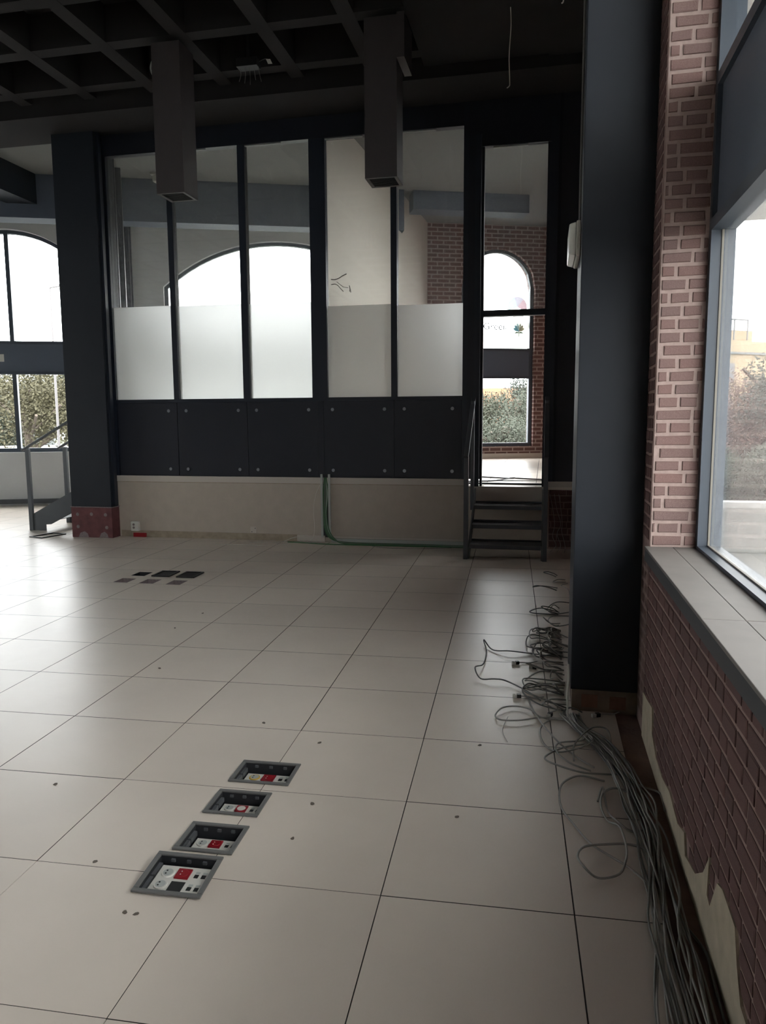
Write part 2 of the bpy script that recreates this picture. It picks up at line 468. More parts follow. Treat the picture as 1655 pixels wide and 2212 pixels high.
# right wall (bricks), window beside the camera
WR = dict(s0=-1.0, s1=1.41, sill=0.87, sp0=2.35, sp1=2.89, top=4.6, r=1.7)
WR3_ADDED = dict(s0=-5.6, s1=-2.3, sill=0.87, sp0=2.35, sp1=2.89, top=4.8, r=2.6)  # added opening behind the camera, brings extra daylight onto the near floor
WR2_ADDED = dict(s0=7.6, s1=9.4, sill=0.95, sp0=2.35, sp1=2.85, top=4.8, r=1.2)  # added unseen opening, brightens the dividing wall and raised room
arched_wall('wall_right', (XW, 0, 0), (0, 1, 0), (-1, 0, 0), -9.0, 14.2, -0.2, 5.6, 0.27, [WR, WR2_ADDED, WR3_ADDED], 'mortar', 'dark red brick wall under the window sill along the cables')
wallR = bpy.data.objects['wall_right']
arched_window('window_4', (XW, 0, 0), (0, 1, 0), (-1, 0, 0), WR, 0.195, 'tall window with blue-grey frame above the grey stone sill', lower='dusty_glass', fw=0.055, fd=0.10)
arched_window('window_5', (XW, 0, 0), (0, 1, 0), (-1, 0, 0), WR2_ADDED, 0.195, 'unseen tall side window added to light the raised room', mull=(8.5,), fw=0.055, fd=0.10)
arched_window('window_7', (XW, 0, 0), (0, 1, 0), (-1, 0, 0), WR3_ADDED, 0.195, 'unseen tall window added behind the camera to light the floor', mull=(-4.0,), fw=0.055, fd=0.10)
win4 = bpy.data.objects['window_4']
MB().box(XW+0.238, XW+0.247, 1.349, 1.355, 0.93, 2.30).box(XW+0.238, XW+0.247, -0.94, 1.349, 0.925, 0.931).build('glazing_bead', 'gasket', win4)

# other walls of the room, out of the picture
WL_ADDED = [dict(s0=2.8, s1=5.0, sill=0.95, sp0=2.35, sp1=2.85, top=4.8, r=1.4)]  # added opening, lets more daylight into the hall
arched_wall('wall_left', (-13.4, 0, 0), (0, 1, 0), (1, 0, 0), -9.0, 9.0, -0.2, 5.6, 0.4, WL_ADDED, 'plaster', 'pale plaster side wall of the hall with an added arched window')
for k, w in enumerate(WL_ADDED):
    c = (w['s0']+w['s1'])/2
    arched_window('window_%d' % (6+k), (-13.4, 0, 0), (0, 1, 0), (1, 0, 0), w, 0.1, 'unseen arched window added to the side wall for daylight', mull=(c,))
arched_wall('wall_rear', (0, -9.0, 0), (1, 0, 0), (0, 1, 0), -13.8, 0.2, -0.2, 5.6, 0.4, [], 'plaster', 'pale plaster wall at the rear of the hall')

# ------------------------------------------------------------------ bricks laid proud of the right wall
def brick_meshes(m, n=5):
    out = []
    for k in range(n):
        rnd = random.Random(k*17+3); mb = MB()
        def j(a): return (rnd.random()-0.5)*a
        # unit brick: length 1 (x), height 1 (z), depth 1 (y, towards the room = -y)
        o = [(-0.5, -0.5), (0.5, -0.5), (0.5, 0.5), (-0.5, 0.5)]
        back = [(x, 0.0, z) for x, z in o]
        ring = [(x+j(.05), -0.55, z+j(.12)) for x, z in o]
        front = [(x*0.94+j(.06), -1.0, z*0.84+j(.10)) for x, z in o]
        mb.v = back + ring + front
        for a in range(4):
            b = (a+1) % 4
            mb.f += [(a, b, 4+b, 4+a), (4+a, 4+b, 8+b, 8+a)]
        mb.f.append((8, 9, 10, 11))
        out.append(mb.mesh('brick', m))
    return out
BR = brick_meshes('brick_red'); BWH = brick_meshes('brick_wash')
def lay(meshes, parent, org, dirv, rz, length, z0, z1, pitch, blen, depth, skip=None, jitter=0.35, gap=0.012, rnd=random.Random(5)):
    org = Vector(org); dirv = Vector(dirv); z = z0; row = 0
    while z < z1 - 0.012:
        h = min(pitch, z1 - z)
        s = -blen*(0.5 if row % 2 else 0.0) - rnd.random()*blen*0.3
        while s < length:
            L = blen*(1 + (rnd.random()-0.5)*2*jitter)
            a, b = max(s, 0), min(s+L, length)
            if b - a > 0.022:
                c = (a+b)/2; p = org + dirv*c
                if skip is None or not skip(p, z + h/2):
                    o = link('brick', meshes[rnd.randrange(len(meshes))], parent, (p.x, p.y, z + h/2), rz)
                    o.scale = (b - a - gap, depth, h - gap)
            s += L
        z += pitch; row += 1
# torn wallpaper / bare plaster strip at the foot of the wall
PATCH = [[(1.40, -0.01), (1.40, 0.21), (1.25, 0.225), (1.11, 0.245), (1.08, 0.14), (0.95, 0.09), (0.78, 0.085), (0.60, 0.115), (0.42, 0.09), (0.30, 0.125), (0.27, 0.06), (0.105, 0.10), (0.0, 0.17),
          (-0.067, 0.258), (-0.06, 0.14), (-0.10, 0.13), (-0.17, 0.245), (-0.23, 0.265), (-0.366, 0.255), (-0.40, 0.18), (-0.45, 0.11), (-0.70, 0.10), (-1.2, 0.09), (-1.2, -0.01)]]
def patch_top(y):
    P = [p for p in PATCH[0] if p[1] > 0]
    for (ya, za), (yb, zb) in zip(P, P[1:]):
        if yb <= y <= ya: return za + (zb-za)*((ya-y)/max(ya-yb, 1e-6))
    return 0.21
MB().prism(PATCH[0], lambda p, d: (XW - d, p[0], p[1]), 0.0, 0.0075).build('torn_plaster', 'torn_plaster', wallR)
lay(BR, wallR, (XW, -0.62, 0), (0, 1, 0), -math.pi/2, 2.25, 0.06, 0.845, 0.0605, 0.135, 0.0035, skip=lambda p, z: (z < patch_top(p.y) - 0.02 and p.y < 1.405))
MB().box(XW-0.0035, XW, 1.405, 1.64, 0.0, 5.2).build('mortar_bed', 'mortar', wallR)
lay(BR, wallR, (XW, 1.415, 0), (0, 1, 0), -math.pi/2, 0.22, 0.93, 3.6, 0.0575, 0.12, 0.007, rnd=random.Random(11))
# window reveal, whitewashed bricks
MB().box(XW, XW+0.20, 1.400, 1.4095, 0.91, 5.0).build('reveal_mortar', 'mortar_pale', wallR)
lay(BWH, wallR, (XW, 1.4005, 0), (1, 0, 0), 0.0, 0.2, 0.912, 3.45, 0.0572, 0.128, 0.006, gap=0.0165, rnd=random.Random(21))
# bricks at the far end of the room, beside the steps
# ------------------------------------------------------------------ sill
sill = empty('trim_1'); tag(sill, 'grey stone window sill with dark front edge', 'sill', 'structure')
for a, b in ((-1.0, 0.098), (0.101, 1.41)):
    MB().box(XW-0.024, XW+0.098, a, b, 0.898, 0.91).build('sill_slab', 'sill_stone', sill, bevel=0.002)
    MB().box(XW+0.0995, XW+0.197, a + (0.004 if a > 0 else 0), b, 0.898, 0.9095).build('sill_slab', 'sill_stone', sill, bevel=0.002)
MB().box(XW-0.022, XW+0.19, -1.0, 1.41, 0.845, 0.898).build('sill_edge', 'sill_edge', sill)

# ------------------------------------------------------------------ floor: raised-access tiles
floor = MB().prism([(-13.4, -9.0), (XW, -9.0), (XW, FO.y + (XW-FO.x)*math.tan(FA)), (-13.4, FO.y + (-13.4-FO.x)*math.tan(FA))], lambda p, d: (p[0], p[1], d), -0.22, -0.12).build('floor', 'subfloor')
tag(floor, 'large pale floor tiles of the empty hall', 'floor', 'structure')
def T2W(x, y): return (x*math.cos(TA) - y*math.sin(TA), x*math.sin(TA) + y*math.cos(TA))
def W2T(x, y): return (x*math.cos(TA) + y*math.sin(TA), -x*math.sin(TA) + y*math.cos(TA))
# cut-outs (in the tiles' own frame): near row of boxes, far block of six
BOXES = [(-1.872, -0.092, 0.235, 0.205), (-1.866, 0.150, 0.222, 0.185), (-1.872, 0.405, 0.222, 0.185), (-1.858, 0.668, 0.262, 0.195)]
HATCH = [(-4.572, 4.43, 0.165, 0.205), (-4.326, 4.45, 0.185, 0.245), (-4.067, 4.45, 0.185, 0.245),
         (-4.578, 4.127, 0.165, 0.205), (-4.316, 4.129, 0.165, 0.205), (-4.045, 4.13, 0.165, 0.205)]
HOLES = []
for (x, y, w, d) in BOXES + HATCH:
    tx, ty = W2T(x, y); HOLES.append((tx-w/2+0.012, tx+w/2-0.012, ty-d/2+0.012, ty+d/2-0.012))
def clip(poly, nx, ny, c):
    out = []
    for k in range(len(poly)):
        a, b = poly[k], poly[(k+1) % len(poly)]
        da, db = nx*a[0]+ny*a[1]-c, nx*b[0]+ny*b[1]-c
        if da <= 0: out.append(a)
        if (da < 0) != (db < 0) and abs(da-db) > 1e-12:
            t = da/(da-db); out.append((a[0]+(b[0]-a[0])*t, a[1]+(b[1]-a[1])*t))
    return out
TS, TG, TZ = 0.6, 0.0012, 0.035
mat('tile_edge', (74, 68, 62), 0.8)
def edge_sides(me, ring=0.0016):
    """dark plastic edge band of an access-floor tile: side faces and a thin rim of the top"""
    me.materials.append(MATS['tile_edge'])
    if ring:
        bm = bmesh.new(); bm.from_mesh(me)
        top = [f for f in bm.faces if f.normal.z > 0.9]
        r = bmesh.ops.inset_region(bm, faces=top, thickness=ring, depth=0.0)
        for f in r['faces']: f.material_index = 1
        bm.to_mesh(me); bm.free()
    for p in me.polygons:
        if abs(p.normal.z) < 0.5: p.material_index = 1
    return me
std = edge_sides(MB().box(-TS/2+TG, TS/2-TG, -TS/2+TG, TS/2-TG, -TZ, 0).mesh('tile', 'floor_tile'))
rest = MB(); cand = []
for i in range(0, 24):
    for j in range(-14, 24):
        x0, x1, y0, y1 = -TS*(i+1)+TG, -TS*i-TG, TS*j+TG, TS*(j+1)-TG
        cx, cy = T2W((x0+x1)/2, (y0+y1)/2)
        poly = [T2W(*p) for p in ((x0, y0), (x1, y0), (x1, y1), (x0, y1))]
        full = list(poly)
        poly = clip(poly, 1, 0, -0.335)
        if cx > -6.4: poly = clip(poly, 0, 1, YB-0.005) if poly else poly
        if poly: poly = clip(poly, -FN.x, -FN.y, -(FN.x*FO.x+FN.y*FO.y))
        if len(poly) < 3 or cx < -13.4 or cy < -9: continue
        hs = [h for h in HOLES if h[0] < x1 and h[1] > x0 and h[2] < y1 and h[3] > y0]
        whole = (len(poly) == 4 and all(abs(a[0]-b[0])+abs(a[1]-b[1]) < 1e-9 for a, b in zip(full, poly)))
        d = (Vector((cx, cy, 0)) - CAM); ang = math.atan2(d.x, d.y) - YAW
        vis = abs(ang) < 0.56 and d.y > 0.9
        cand.append((0 if vis else 1, d.length, i, j, poly, hs, whole, (x0, x1, y0, y1), (cx, cy)))
cand.sort(key=lambda c: (c[0], c[1]))
for n, (nv, dist, i, j, poly, hs, whole, (x0, x1, y0, y1), (cx, cy)) in enumerate(cand):
    if hs:
        xs = sorted({x0, x1} | {min(max(v, x0), x1) for h in hs for v in h[:2]}); ys = sorted({y0, y1} | {min(max(v, y0), y1) for h in hs for v in h[2:]})
        mb = MB()
        for xa, xb in zip(xs, xs[1:]):
            for ya, yb in zip(ys, ys[1:]):
                mx, my = (xa+xb)/2, (ya+yb)/2
                if any(h[0] < mx < h[1] and h[2] < my < h[3] for h in hs): continue
                mb.box(xa, xb, ya, yb, -TZ, 0)
        o = mb.build('tile', 'floor_tile', floor); edge_sides(o.data, 0.0); o.rotation_euler = (0, 0, TA)
    elif nv == 0 and n < 299:
        if whole: link('tile', std, floor, (cx, cy, 0), TA)
        else: edge_sides(MB().prism(poly, lambda p, d: (p[0], p[1], -d), 0, TZ).build('tile', 'floor_tile', floor).data)
    else:
        rest.prism(poly, lambda p, d: (p[0], p[1], -d), 0, TZ)
o = rest.build('tiles_out_of_view', 'floor_tile', floor); o.name = 'tile_field'; o['kind'] = 'stuff'
MB().box(-0.345, XW, -9.0, 6.6, -0.12, -0.004).build('bare_strip', 'brown_strip', floor)

# ------------------------------------------------------------------ ceiling: dark waffle slab
ceil = MB().box(-13.4, XW, -9.0, YB+0.1, 5.46, 5.60).build('ceiling', 'black_ceiling')
tag(ceil, 'black painted waffle slab ceiling', 'ceiling', 'structure')
x = -0.9
ribs_y = [y for y in [5.72 - 0.82*k for k in range(18)]]
while x > -13.3:
    MB().box(x-0.075, x+0.075, -9.0, 6.0, ZC, 5.46).build('rib', 'black_ceiling', ceil)
    x -= 0.82
for y in ribs_y:
    MB().box(-13.4, XW-0.4, y-0.075, y+0.075, ZC+0.002, 5.46).build('rib', 'black_ceiling', ceil)
MB().box(-13.4, XW, 5.95, YB+0.1, 4.98, 5.46).build('edge_beam', 'black_ceiling', ceil)
MB().box(-0.75, XW, -9.0, 6.0, 5.08, 5.46).build('edge_beam', 'black_ceiling', ceil)
MB().box(-2.0, -0.75, 3.4, 6.0, 5.10, 5.46).build('solid_bay', 'black_ceiling', ceil)
# ceiling of the raised room and the open bay, with the downstand beam following the outer wall
fy = lambda x: FO.y + (x-FO.x)*math.tan(FA)
c2 = MB().prism([(-13.4, YB+0.1), (XW, YB+0.1), (XW, fy(XW)+0.1), (-13.4, fy(-13.4)+0.1)], lambda p, d: (p[0], p[1], d), 5.15, 5.6).build('ceiling_annex', 'grey_ceiling')
tag(c2, 'grey ceiling above the raised room and the open bay', 'ceiling', 'structure')
def along(a, b, off, z0, z1, th):
    p = FO + FD*a + FN*off; q = FO + FD*b + FN*off; n = FN*th
    return MB().hexa([p+Vector((0,0,z0)), q+Vector((0,0,z0)), q+n+Vector((0,0,z0)), p+n+Vector((0,0,z0)), p+Vector((0,0,z1)), q+Vector((0,0,z1)), q+n+Vector((0,0,z1)), p+n+Vector((0,0,z1))])
along(-12.2, -2.45, 1.6, 4.52, 5.15, 0.35).build('downstand_beam', 'spandrel', c2)
along(-2.3, -0.35, 1.6, 4.86, 5.15, 0.35).build('downstand_beam', 'spandrel', c2)
MB().box(-8.6, -8.2, YB+0.1, 8.4, 4.72, 5.15).build('downstand_beam', 'column_paint', c2)

# ------------------------------------------------------------------ raised room: plinth, glazed partition, platform floor
plinth = MB().box(-6.13, XW, YB, YB+0.14, 0, ZR-0.002).build('wall_back', 'cream_wall')
tag(plinth, 'cream painted plinth wall below the dark panels', 'wall', 'structure')
MB().box(-6.13, -1.60, YB-0.006, YB+0.14, 0.722, 0.797).build('plinth_cap', 'cream_trim', plinth)
MB().box(-6.13, -1.60, YB, YB+0.14, ZR-0.002, 0.722).build('plinth_joint', 'grubby_base', plinth)
MB().box(-6.10, -3.69, YB-0.004, YB, 0.0, 0.085).build('bare_base', 'grubby_base', plinth)
MB().box(-1.53, -0.68, YB-0.018, YB, 0.54, ZR).build('landing_riser', 'cream_trim', plinth)
# right of the steps: cream strip, then old brickwork down to the floor
MB().box(-0.66, XW, YB-0.012, YB+0.0, 0.695, 0.78).build('cream_strip', 'cream_trim', plinth)
MB().box(-0.655, XW, YB-0.006, YB, 0.0, 0.695).build('mortar_bed', 'mortar', plinth)
lay(BR, plinth, (-0.65, YB-0.006, 0), (1, 0, 0), 0.0, 0.40, 0.02, 0.69, 0.075, 0.20, 0.012, rnd=random.Random(31))

P0 = Vector((-6.22, 6.95, 0)); s_end = -7.05; P1 = FO + FD*s_end + FN*0.02
plat = MB().prism([(-6.16, YB+0.14), (XW, YB+0.14), (XW, 13.3), (P1.x, P1.y), (P0.x, P0.y)], lambda p, d: (p[0], p[1], d), ZR-0.10, ZR-0.03).build('floor_platform', 'subfloor')
tag(plat, 'white tiled floor of the raised room beyond the doorway', 'floor', 'structure')
pm = edge_sides(MB().box(-0.2985, 0.2985, -0.2985, 0.2985, -0.03, 0).mesh('tile', 'floor_tile'), 0.003)
field = MB()
_pd = (P1-P0).normalized(); _pn = Vector((_pd.y, -_pd.x, 0))
for i in range(0, 13):
    for j in range(0, 12):
        cx, cy = -0.80 - 0.6*i + 0.3, YB - 0.018 + 0.3 + 0.6*j
        q = [(cx-.2985, cy-.2985), (cx+.2985, cy-.2985), (cx+.2985, cy+.2985), (cx-.2985, cy+.2985)]
        q = clip(q, -FN.x, -FN.y, -(FN.x*FO.x+FN.y*FO.y)) 
        q = clip(q, -_pn.x, -_pn.y, -(_pn.x*P0.x+_pn.y*P0.y)) if q else q
        if cx < -1.4 and q: q = clip(q, 0, -1, -(YB+0.14))
        if len(q) < 3: continue
        if i < 4 and len(q) == 4 and cy > YB+.5 and (FO.y + (cx-FO.x)*math.tan(FA)) - cy > .6: link('tile', pm, plat, (cx, cy, ZR))
        elif i < 4: MB().prism(q, lambda p, d: (p[0], p[1], d), ZR-0.03, ZR).build('tile', 'floor_tile', plat)
        else: field.prism(q, lambda p, d: (p[0], p[1], d), ZR-0.03, ZR)
o = field.build('tile_field', 'floor_tile', plat); o['kind'] = 'stuff'

glz = empty('wall_glazed'); tag(glz, 'navy framed glazed partition with half frosted panes', 'partition', 'structure')
GX = [-6.13, -5.25, -4.31, -3.372, -2.46, -1.60]            # bay lines
YG = YB + 0.03
HALF = [None, 0.038, 0.044, 0.095, 0.036, None]
# posts
MB().box(-6.20, -6.09, YG-0.03, YG+0.07, 0.797, ZC).build('post', 'navy_frame', glz)
for gx, hw in ((-5.25, .036), (-4.31, .044), (-3.372, .096), (-2.46, .036)):
    MB().box(gx-hw, gx+hw, YG-0.028, YG+0.07, 1.76, 4.74).build('mullion', 'navy_frame', glz)
MB().box(-1.655, -1.60, YG-0.03, YG+0.07, 0.797, ZC).build('post', 'navy_frame', glz)
MB().box(-6.09, -1.655, YG-0.030, YG+0.07, 1.725, 1.765).build('rail', 'navy_frame', glz)
MB().box(-6.09, -1.655, YG-0.030, YG+0.07, 4.735, ZC+0.3).build('header_panel', 'navy_panel', glz)
MB().box(-6.09, -1.655, YG-0.002, YG+0.06, 0.797, 1.725).build('backing', 'navy_frame', glz)
EDG = [(-6.09, -5.255), (-5.245, -4.315), (-4.305, -3.405), (-3.335, -2.465), (-2.455, -1.655)]
for k, (a, b) in enumerate(EDG):
    p = MB().box(a+0.003, b-0.003, YG-0.024, YG-0.004, 0.802, 1.722).build('lower_panel', 'navy_panel', glz, bevel=0.002)
    for zz in (0.887, 1.62):
        for xx in (a+0.115, b-0.115):
            if k == 0 and xx < -5.6: continue
            MB().cyl((xx, YG-0.024, zz), 0.021, (0, -1, 0), 0.006, 14, 0.019).build('stud', 'stud_steel', p, smooth=False)
MB().box(-3.405, -3.335, YG-0.026, YG-0.004, 0.802, 1.722).build('cover_strip', 'navy_panel', glz)
PAN = [(-6.09, -5.286), (-5.214, -4.354), (-4.266, -3.468), (-3.276, -2.496), (-2.424, -1.655)]
TOPF = [2.92, 2.91, 2.90, 2.84, 2.82]
for k, (a, b) in enumerate(PAN):
    p = MB().box(a, b, YG+0.018, YG+0.026, 1.76, 4.74).build('pane', 'dusty_glass', glz)
    MB().box(a+0.002, b-0.002, YG+0.010, YG+0.014, 1.765, TOPF[k]).build('frosted_film', 'frosted_film', p)
    if k in (1, 2, 3, 4):
        MB().box(a, a+0.45, YG+0.0, YG+0.012, 4.722, 4.736).build('light_gap_strip', 'trunking', p)  # pale strip stands in for the bright light gap above the pane
    if k == 3:
        for (pts, r) in (([(0.05, .31), (.10, .305), (.15, .32), (.19, .345), (.24, .365)], .006), ([(.05, .25), (.10, .255), (.13, .24), (.17, .195), (.20, .165)], .005), ([(.12, .28), (.16, .245), (.20, .215), (.26, .205)], .003), ([(.275, .16), (.28, .19), (.272, .23), (.285, .18), (.29, .15)], .005)):
            MB().tube([(a+u, YG+0.0165, 2.84+v) for u, v in pts], r, 6).build('smear', 'smear_grey', p)

# doorway above the steps
door = empty('door_1'); tag(door, 'open navy doorway with tall glazed light above', 'doorway', 'structure')
MB().box(-1.60, -1.45, YG-0.03, YG+0.06, 0.797, ZC+0.3).build('jamb', 'navy_panel', door)
MB().box(-1.52, -1.455, YG-0.07, YG-0.03, ZR, 4.62).build('jamb_trim', 'navy_frame', door)
MB().box(-1.45, -1.425, YG-0.01, YG+0.08, ZR, 4.50).build('jamb_stop', 'navy_frame', door)
MB().box(-0.735, -0.70, YG-0.01, YG+0.08, ZR, 4.50).build('jamb_stop', 'navy_frame', door)
MB().box(-0.70, -0.62, YG-0.05, YG+0.06, 0.78, 4.75).build('jamb', 'navy_frame', door)
MB().box(-0.62, XW, YG-0.03, YG+0.06, 0.78, ZC+0.3).build('side_panel', 'navy_panel', door)
MB().box(-0.615, -0.585, YG-0.045, YG-0.03, 0.78, ZC+0.0).build('jamb_trim', 'column_paint', door)
MB().box(-1.45, -0.62, YG-0.03, YG+0.06, 4.50, ZC+0.3).build('header_panel', 'navy_panel', door)
MB().box(-1.425, -0.735, YG-0.03, YG+0.06, 2.655, 2.722).build('transom', 'navy_frame', door)
MB().box(-1.425, -0.735, YG+0.018, YG+0.026, 2.722, 4.50).build('pane', 'dusty_glass', door)
MB().box(-1.33, -0.95, YG+0.0, YG+0.012, 4.485, 4.499).build('light_gap_strip', 'trunking', door)  # light gap under the header, drawn as a pale strip

# side partition of the raised room towards the open bay (glass) and the white dividing wall
pd = (P1-P0); PL = pd.length; pd = pd/PL; pn = Vector((pd.y, -pd.x, 0))
sp = empty('wall_side_glass'); tag(sp, 'glass side partition of the raised room next to the far stair', 'partition', 'structure')
fside = lambda p, d: P0 + pd*p[0] + Vector((0, 0, p[1])) + pn*d
def sblk(a, b, z0, z1, d0, d1):
    return MB().prism([(a, z0), (b, z0), (b, z1), (a, z1)], fside, d0, d1)
sblk(0, PL, 0, ZR, -0.06, 0.06).build('plinth', 'cream_wall', sp)
for a, wd in ((0.0, .07), (1.42, .15), (2.95, .07), (PL-0.07, .07)):
    sblk(a, a+wd, ZR, 5.15, -0.05, 0.05).build('post', 'navy_frame', sp)
sblk(1.57, PL-0.07, 2.78, 2.86, -0.03, 0.03).build('transom', 'navy_frame', sp)
sblk(0.07, 1.42, 2.58, 2.86, -0.04, 0.04).build('door_header', 'navy_frame', sp)
for a, b in ((1.57, 2.95), (3.02, PL-0.07)):
    sblk(a, b, ZR, 2.78, 0.0, 0.008).build('pane', 'clear_glass', sp)
for a, b in ((0.07, 1.42), (1.57, 2.95), (3.02, PL-0.07)):
    sblk(a, b, 2.86, 5.15, 0.0, 0.008).build('pane', 'clear_glass', sp)
wp = MB().prism([(-3.30, YB+0.16), (-2.93, 12.32), (-3.05, 12.28), (-3.42, YB+0.16)], lambda p, d: (p[0], p[1], d), ZR, 5.15).build('wall_divider', 'white_wall')
tag(wp, 'white dividing wall seen through the two panes nearest the doorway', 'wall', 'structure')
o = along(-9.95, -8.0, 0.0, 0.03, 0.11, 0.05).build('trim_2', 'stair_metal'); tag(o, 'dark cable duct at the foot of the bay wall under the arched window', 'trunking', 'structure')
bb = along(-1.7, 1.25, 0.0, ZR, ZR+0.10, 0.015).build('baseboard_outer', 'cream_trim')
tag(bb, 'cream skirting under the narrow arched window', 'skirting', 'structure')

# ------------------------------------------------------------------ writing and emblem on the narrow arched window
film_mat('film_blue', (126, 146, 154), 0.98); film_mat('film_yellow', (116, 116, 104), 0.9); film_mat('film_red', (124, 100, 106), 0.98)
film_mat('film_lilac', (118, 114, 124), 0.98); film_mat('film_green', (64, 82, 64), 1); film_mat('film_sky', (86, 122, 138), 1)
film_mat('film_tan', (128, 122, 108), 1); film_mat('film_grey', (80, 80, 82), 1)
win1 = bpy.data.objects['window_1']
fw1 = lambda p, d: FO + FD*p[0] + Vector((0, 0, p[1])) - FN*d
def decal(poly, m, d=0.1475, name='sign_film', par=None):
    mb = MB(); mb.v = [tuple(fw1(p, d)) for p in poly]; mb.f = [tuple(range(len(poly)))]   # a sticker on the pane
    return mb.build(name, m, par or win1)
def wedge(cx, cz, r, a0, a1, n=8):
    return [(cx, cz)] + [(cx + r*math.cos(math.radians(a0 + (a1-a0)*k/n)), cz + r*math.sin(math.radians(a0 + (a1-a0)*k/n))) for k in range(n+1)]
decal(wedge(0.19, 3.66, 0.195, 110, 200), 'film_blue'); decal(wedge(0.19, 3.66, 0.195, 50, 110), 'film_lilac')
decal(wedge(0.19, 3.66, 0.195, -30, 50), 'film_red'); decal(wedge(0.22, 3.30, 0.21, 0, 360, 20)[1:], 'film_yellow', 0.1490)
emb = empty('emblem'); emb.parent = win1
for ang, L, m in ((150, .13, 'film_sky'), (125, .15, 'film_sky'), (102, .165, 'film_blue'), (78, .165, 'film_yellow'), (55, .15, 'film_tan'), (30, .13, 'film_tan')):
    a = math.radians(ang); c, s_ = math.cos(a), math.sin(a); w = .024
    decal([(0.227+c*u - s_*v, 3.19+s_*u + c*v) for u, v in ((0, 0), (L*.45, w), (L*.8, w*.9), (L, 0), (L*.8, -w*.9), (L*.45, -w))], m, 0.1465, 'petal', emb)
decal([(0.13, 3.155), (0.19, 3.19), (0.227, 3.165), (0.265, 3.19), (0.325, 3.155), (0.227, 3.16)], 'film_green', 0.1455, 'petal', emb)
decal([(0.222, 3.06), (0.232, 3.06), (0.234, 3.20), (0.22, 3.20)], 'film_green', 0.1455, 'petal', emb)
def lettering(body, size, loc, xax, nrm, m, parent, name='lettering'):
    cu = bpy.data.curves.new(name, 'FONT'); cu.body = body; cu.size = size; cu.extrude = 0.0005
    o = bpy.data.objects.new(name, cu); COL.objects.link(o); cu.materials.append(MATS[m])
    x = Vector(xax).normalized(); z = Vector(nrm).normalized(); y = z.cross(x)
    M = Matrix((x, y, z)).transposed().to_4x4(); M.translation = loc
    o.parent = parent; o.matrix_world = M
    return o
lettering('Greeil', 0.19, fw1((-0.50, 3.22), 0.147), FD, FN, 'film_grey', win1)
lettering('ONE', 0.16, fside((PL-0.62, 3.86), 0.012), pd*-1, pn*-1, 'film_grey', sp)  # reflected words, painted as letters on the side glass
lettering('PANA', 0.16, fside((PL-0.55, 3.66), 0.012), pd*-1, pn*-1, 'film_grey', sp)  # second line of the painted reflection
MB().prism([(-9.75, 2.55), (-9.28, 2.55), (-9.28, 2.68), (-9.75, 2.68)], fw1, 0.116, 0.1195).build('notice', 'white_plastic', bpy.data.objects['window_3'])

# ------------------------------------------------------------------ columns
c = empty('steel_column', (-6.415, 6.66, 0)); tag(c, 'dark steel column with red primed base beside the far stair', 'column')
MB().box(-0.285, 0.285, -0.21, 0.21, 0.40, ZC+0.2).build('shaft', 'column_paint', c, bevel=0.004)
MB().box(0.285, 0.315, -0.16, -0.10, 0.42, ZC+0.2).build('cover_angle', 'navy_frame', c)
b = MB().box(-0.292, 0.292, -0.218, 0.21, 0.0, 0.392).build('base_casing', 'red_primer', c, bevel=0.006)
MB().box(-0.30, 0.30, -0.222, 0.21, 0.392, 0.402).build('ledge', 'bolt_grey', c)
for x, z in ((-.2, .30), (0.0, .305), (.2, .30), (-.2, .14), (.21, .135)):
    MB().cyl((x, -0.218, z), 0.024, (0, -1, 0), 0.006, 10, 0.016).build('rivet', 'bolt_grey', b)
for x0, w in ((-0.2, .15), (.1, .13)):
    MB().prism([(x0, .0), (x0+w, .0), (x0+w*.9, .05), (x0+w*.6, .08), (x0+w*.2, .06)], lambda p, d: (p[0], -0.218-d, p[1]), 0, .003).build('paint_chip', 'bolt_grey', b)

c = empty('steel_column', (-0.394, 1.86, 0)); tag(c, 'broad slate blue column standing against the brick wall', 'column')
MB().box(-0.166, 0.166, -0.22, 0.23, 0.115, ZC+0.2).build('shaft', 'column_paint', c, bevel=0.004)
b = MB().box(-0.158, 0.166, -0.212, 0.22, -0.02, 0.115).build('footing', 'concrete_tan', c)
MB().box(-0.11, -0.03, -0.2145, -0.212, 0.022, 0.09).build('bare_brick', 'brick_orange', b)
MB().box(0.03, 0.11, -0.2145, -0.212, 0.018, 0.085).build('bare_brick', 'brick_orange', b)

# ------------------------------------------------------------------ emergency light and its cable on the column
e = empty('emergency_light', (-0.561, 1.90, 2.30)); tag(e, 'white emergency light fixed to the side of the slate blue column', 'lamp')
MB().box(-0.022, 0.0, -0.17, 0.17, -0.005, 0.165).build('back_plate', 'white_plastic', e, bevel=0.006)
MB().prism([(-0.165, 0.0), (0.165, 0.0), (0.165, 0.16), (-0.165, 0.16)], lambda p, d: (-0.022 - d, p[0]*(1-d*1.5), 0.08 + (p[1]-0.08)*(1-d*3)), 0, 0.034).build('diffuser', 'lamp_diffuser', e, bevel=0.006)
pts = spline([(-0.566, 1.80, 2.46), (-0.567, 1.79, 2.8), (-0.566, 1.81, 3.4), (-0.567, 1.80, 4.2), (-0.566, 1.81, 5.05)], 6)
o = MB().tube(pts, 0.006).build('lamp_cable', 'cable_dark', e); o.location = (0.561, -1.90, -2.30)

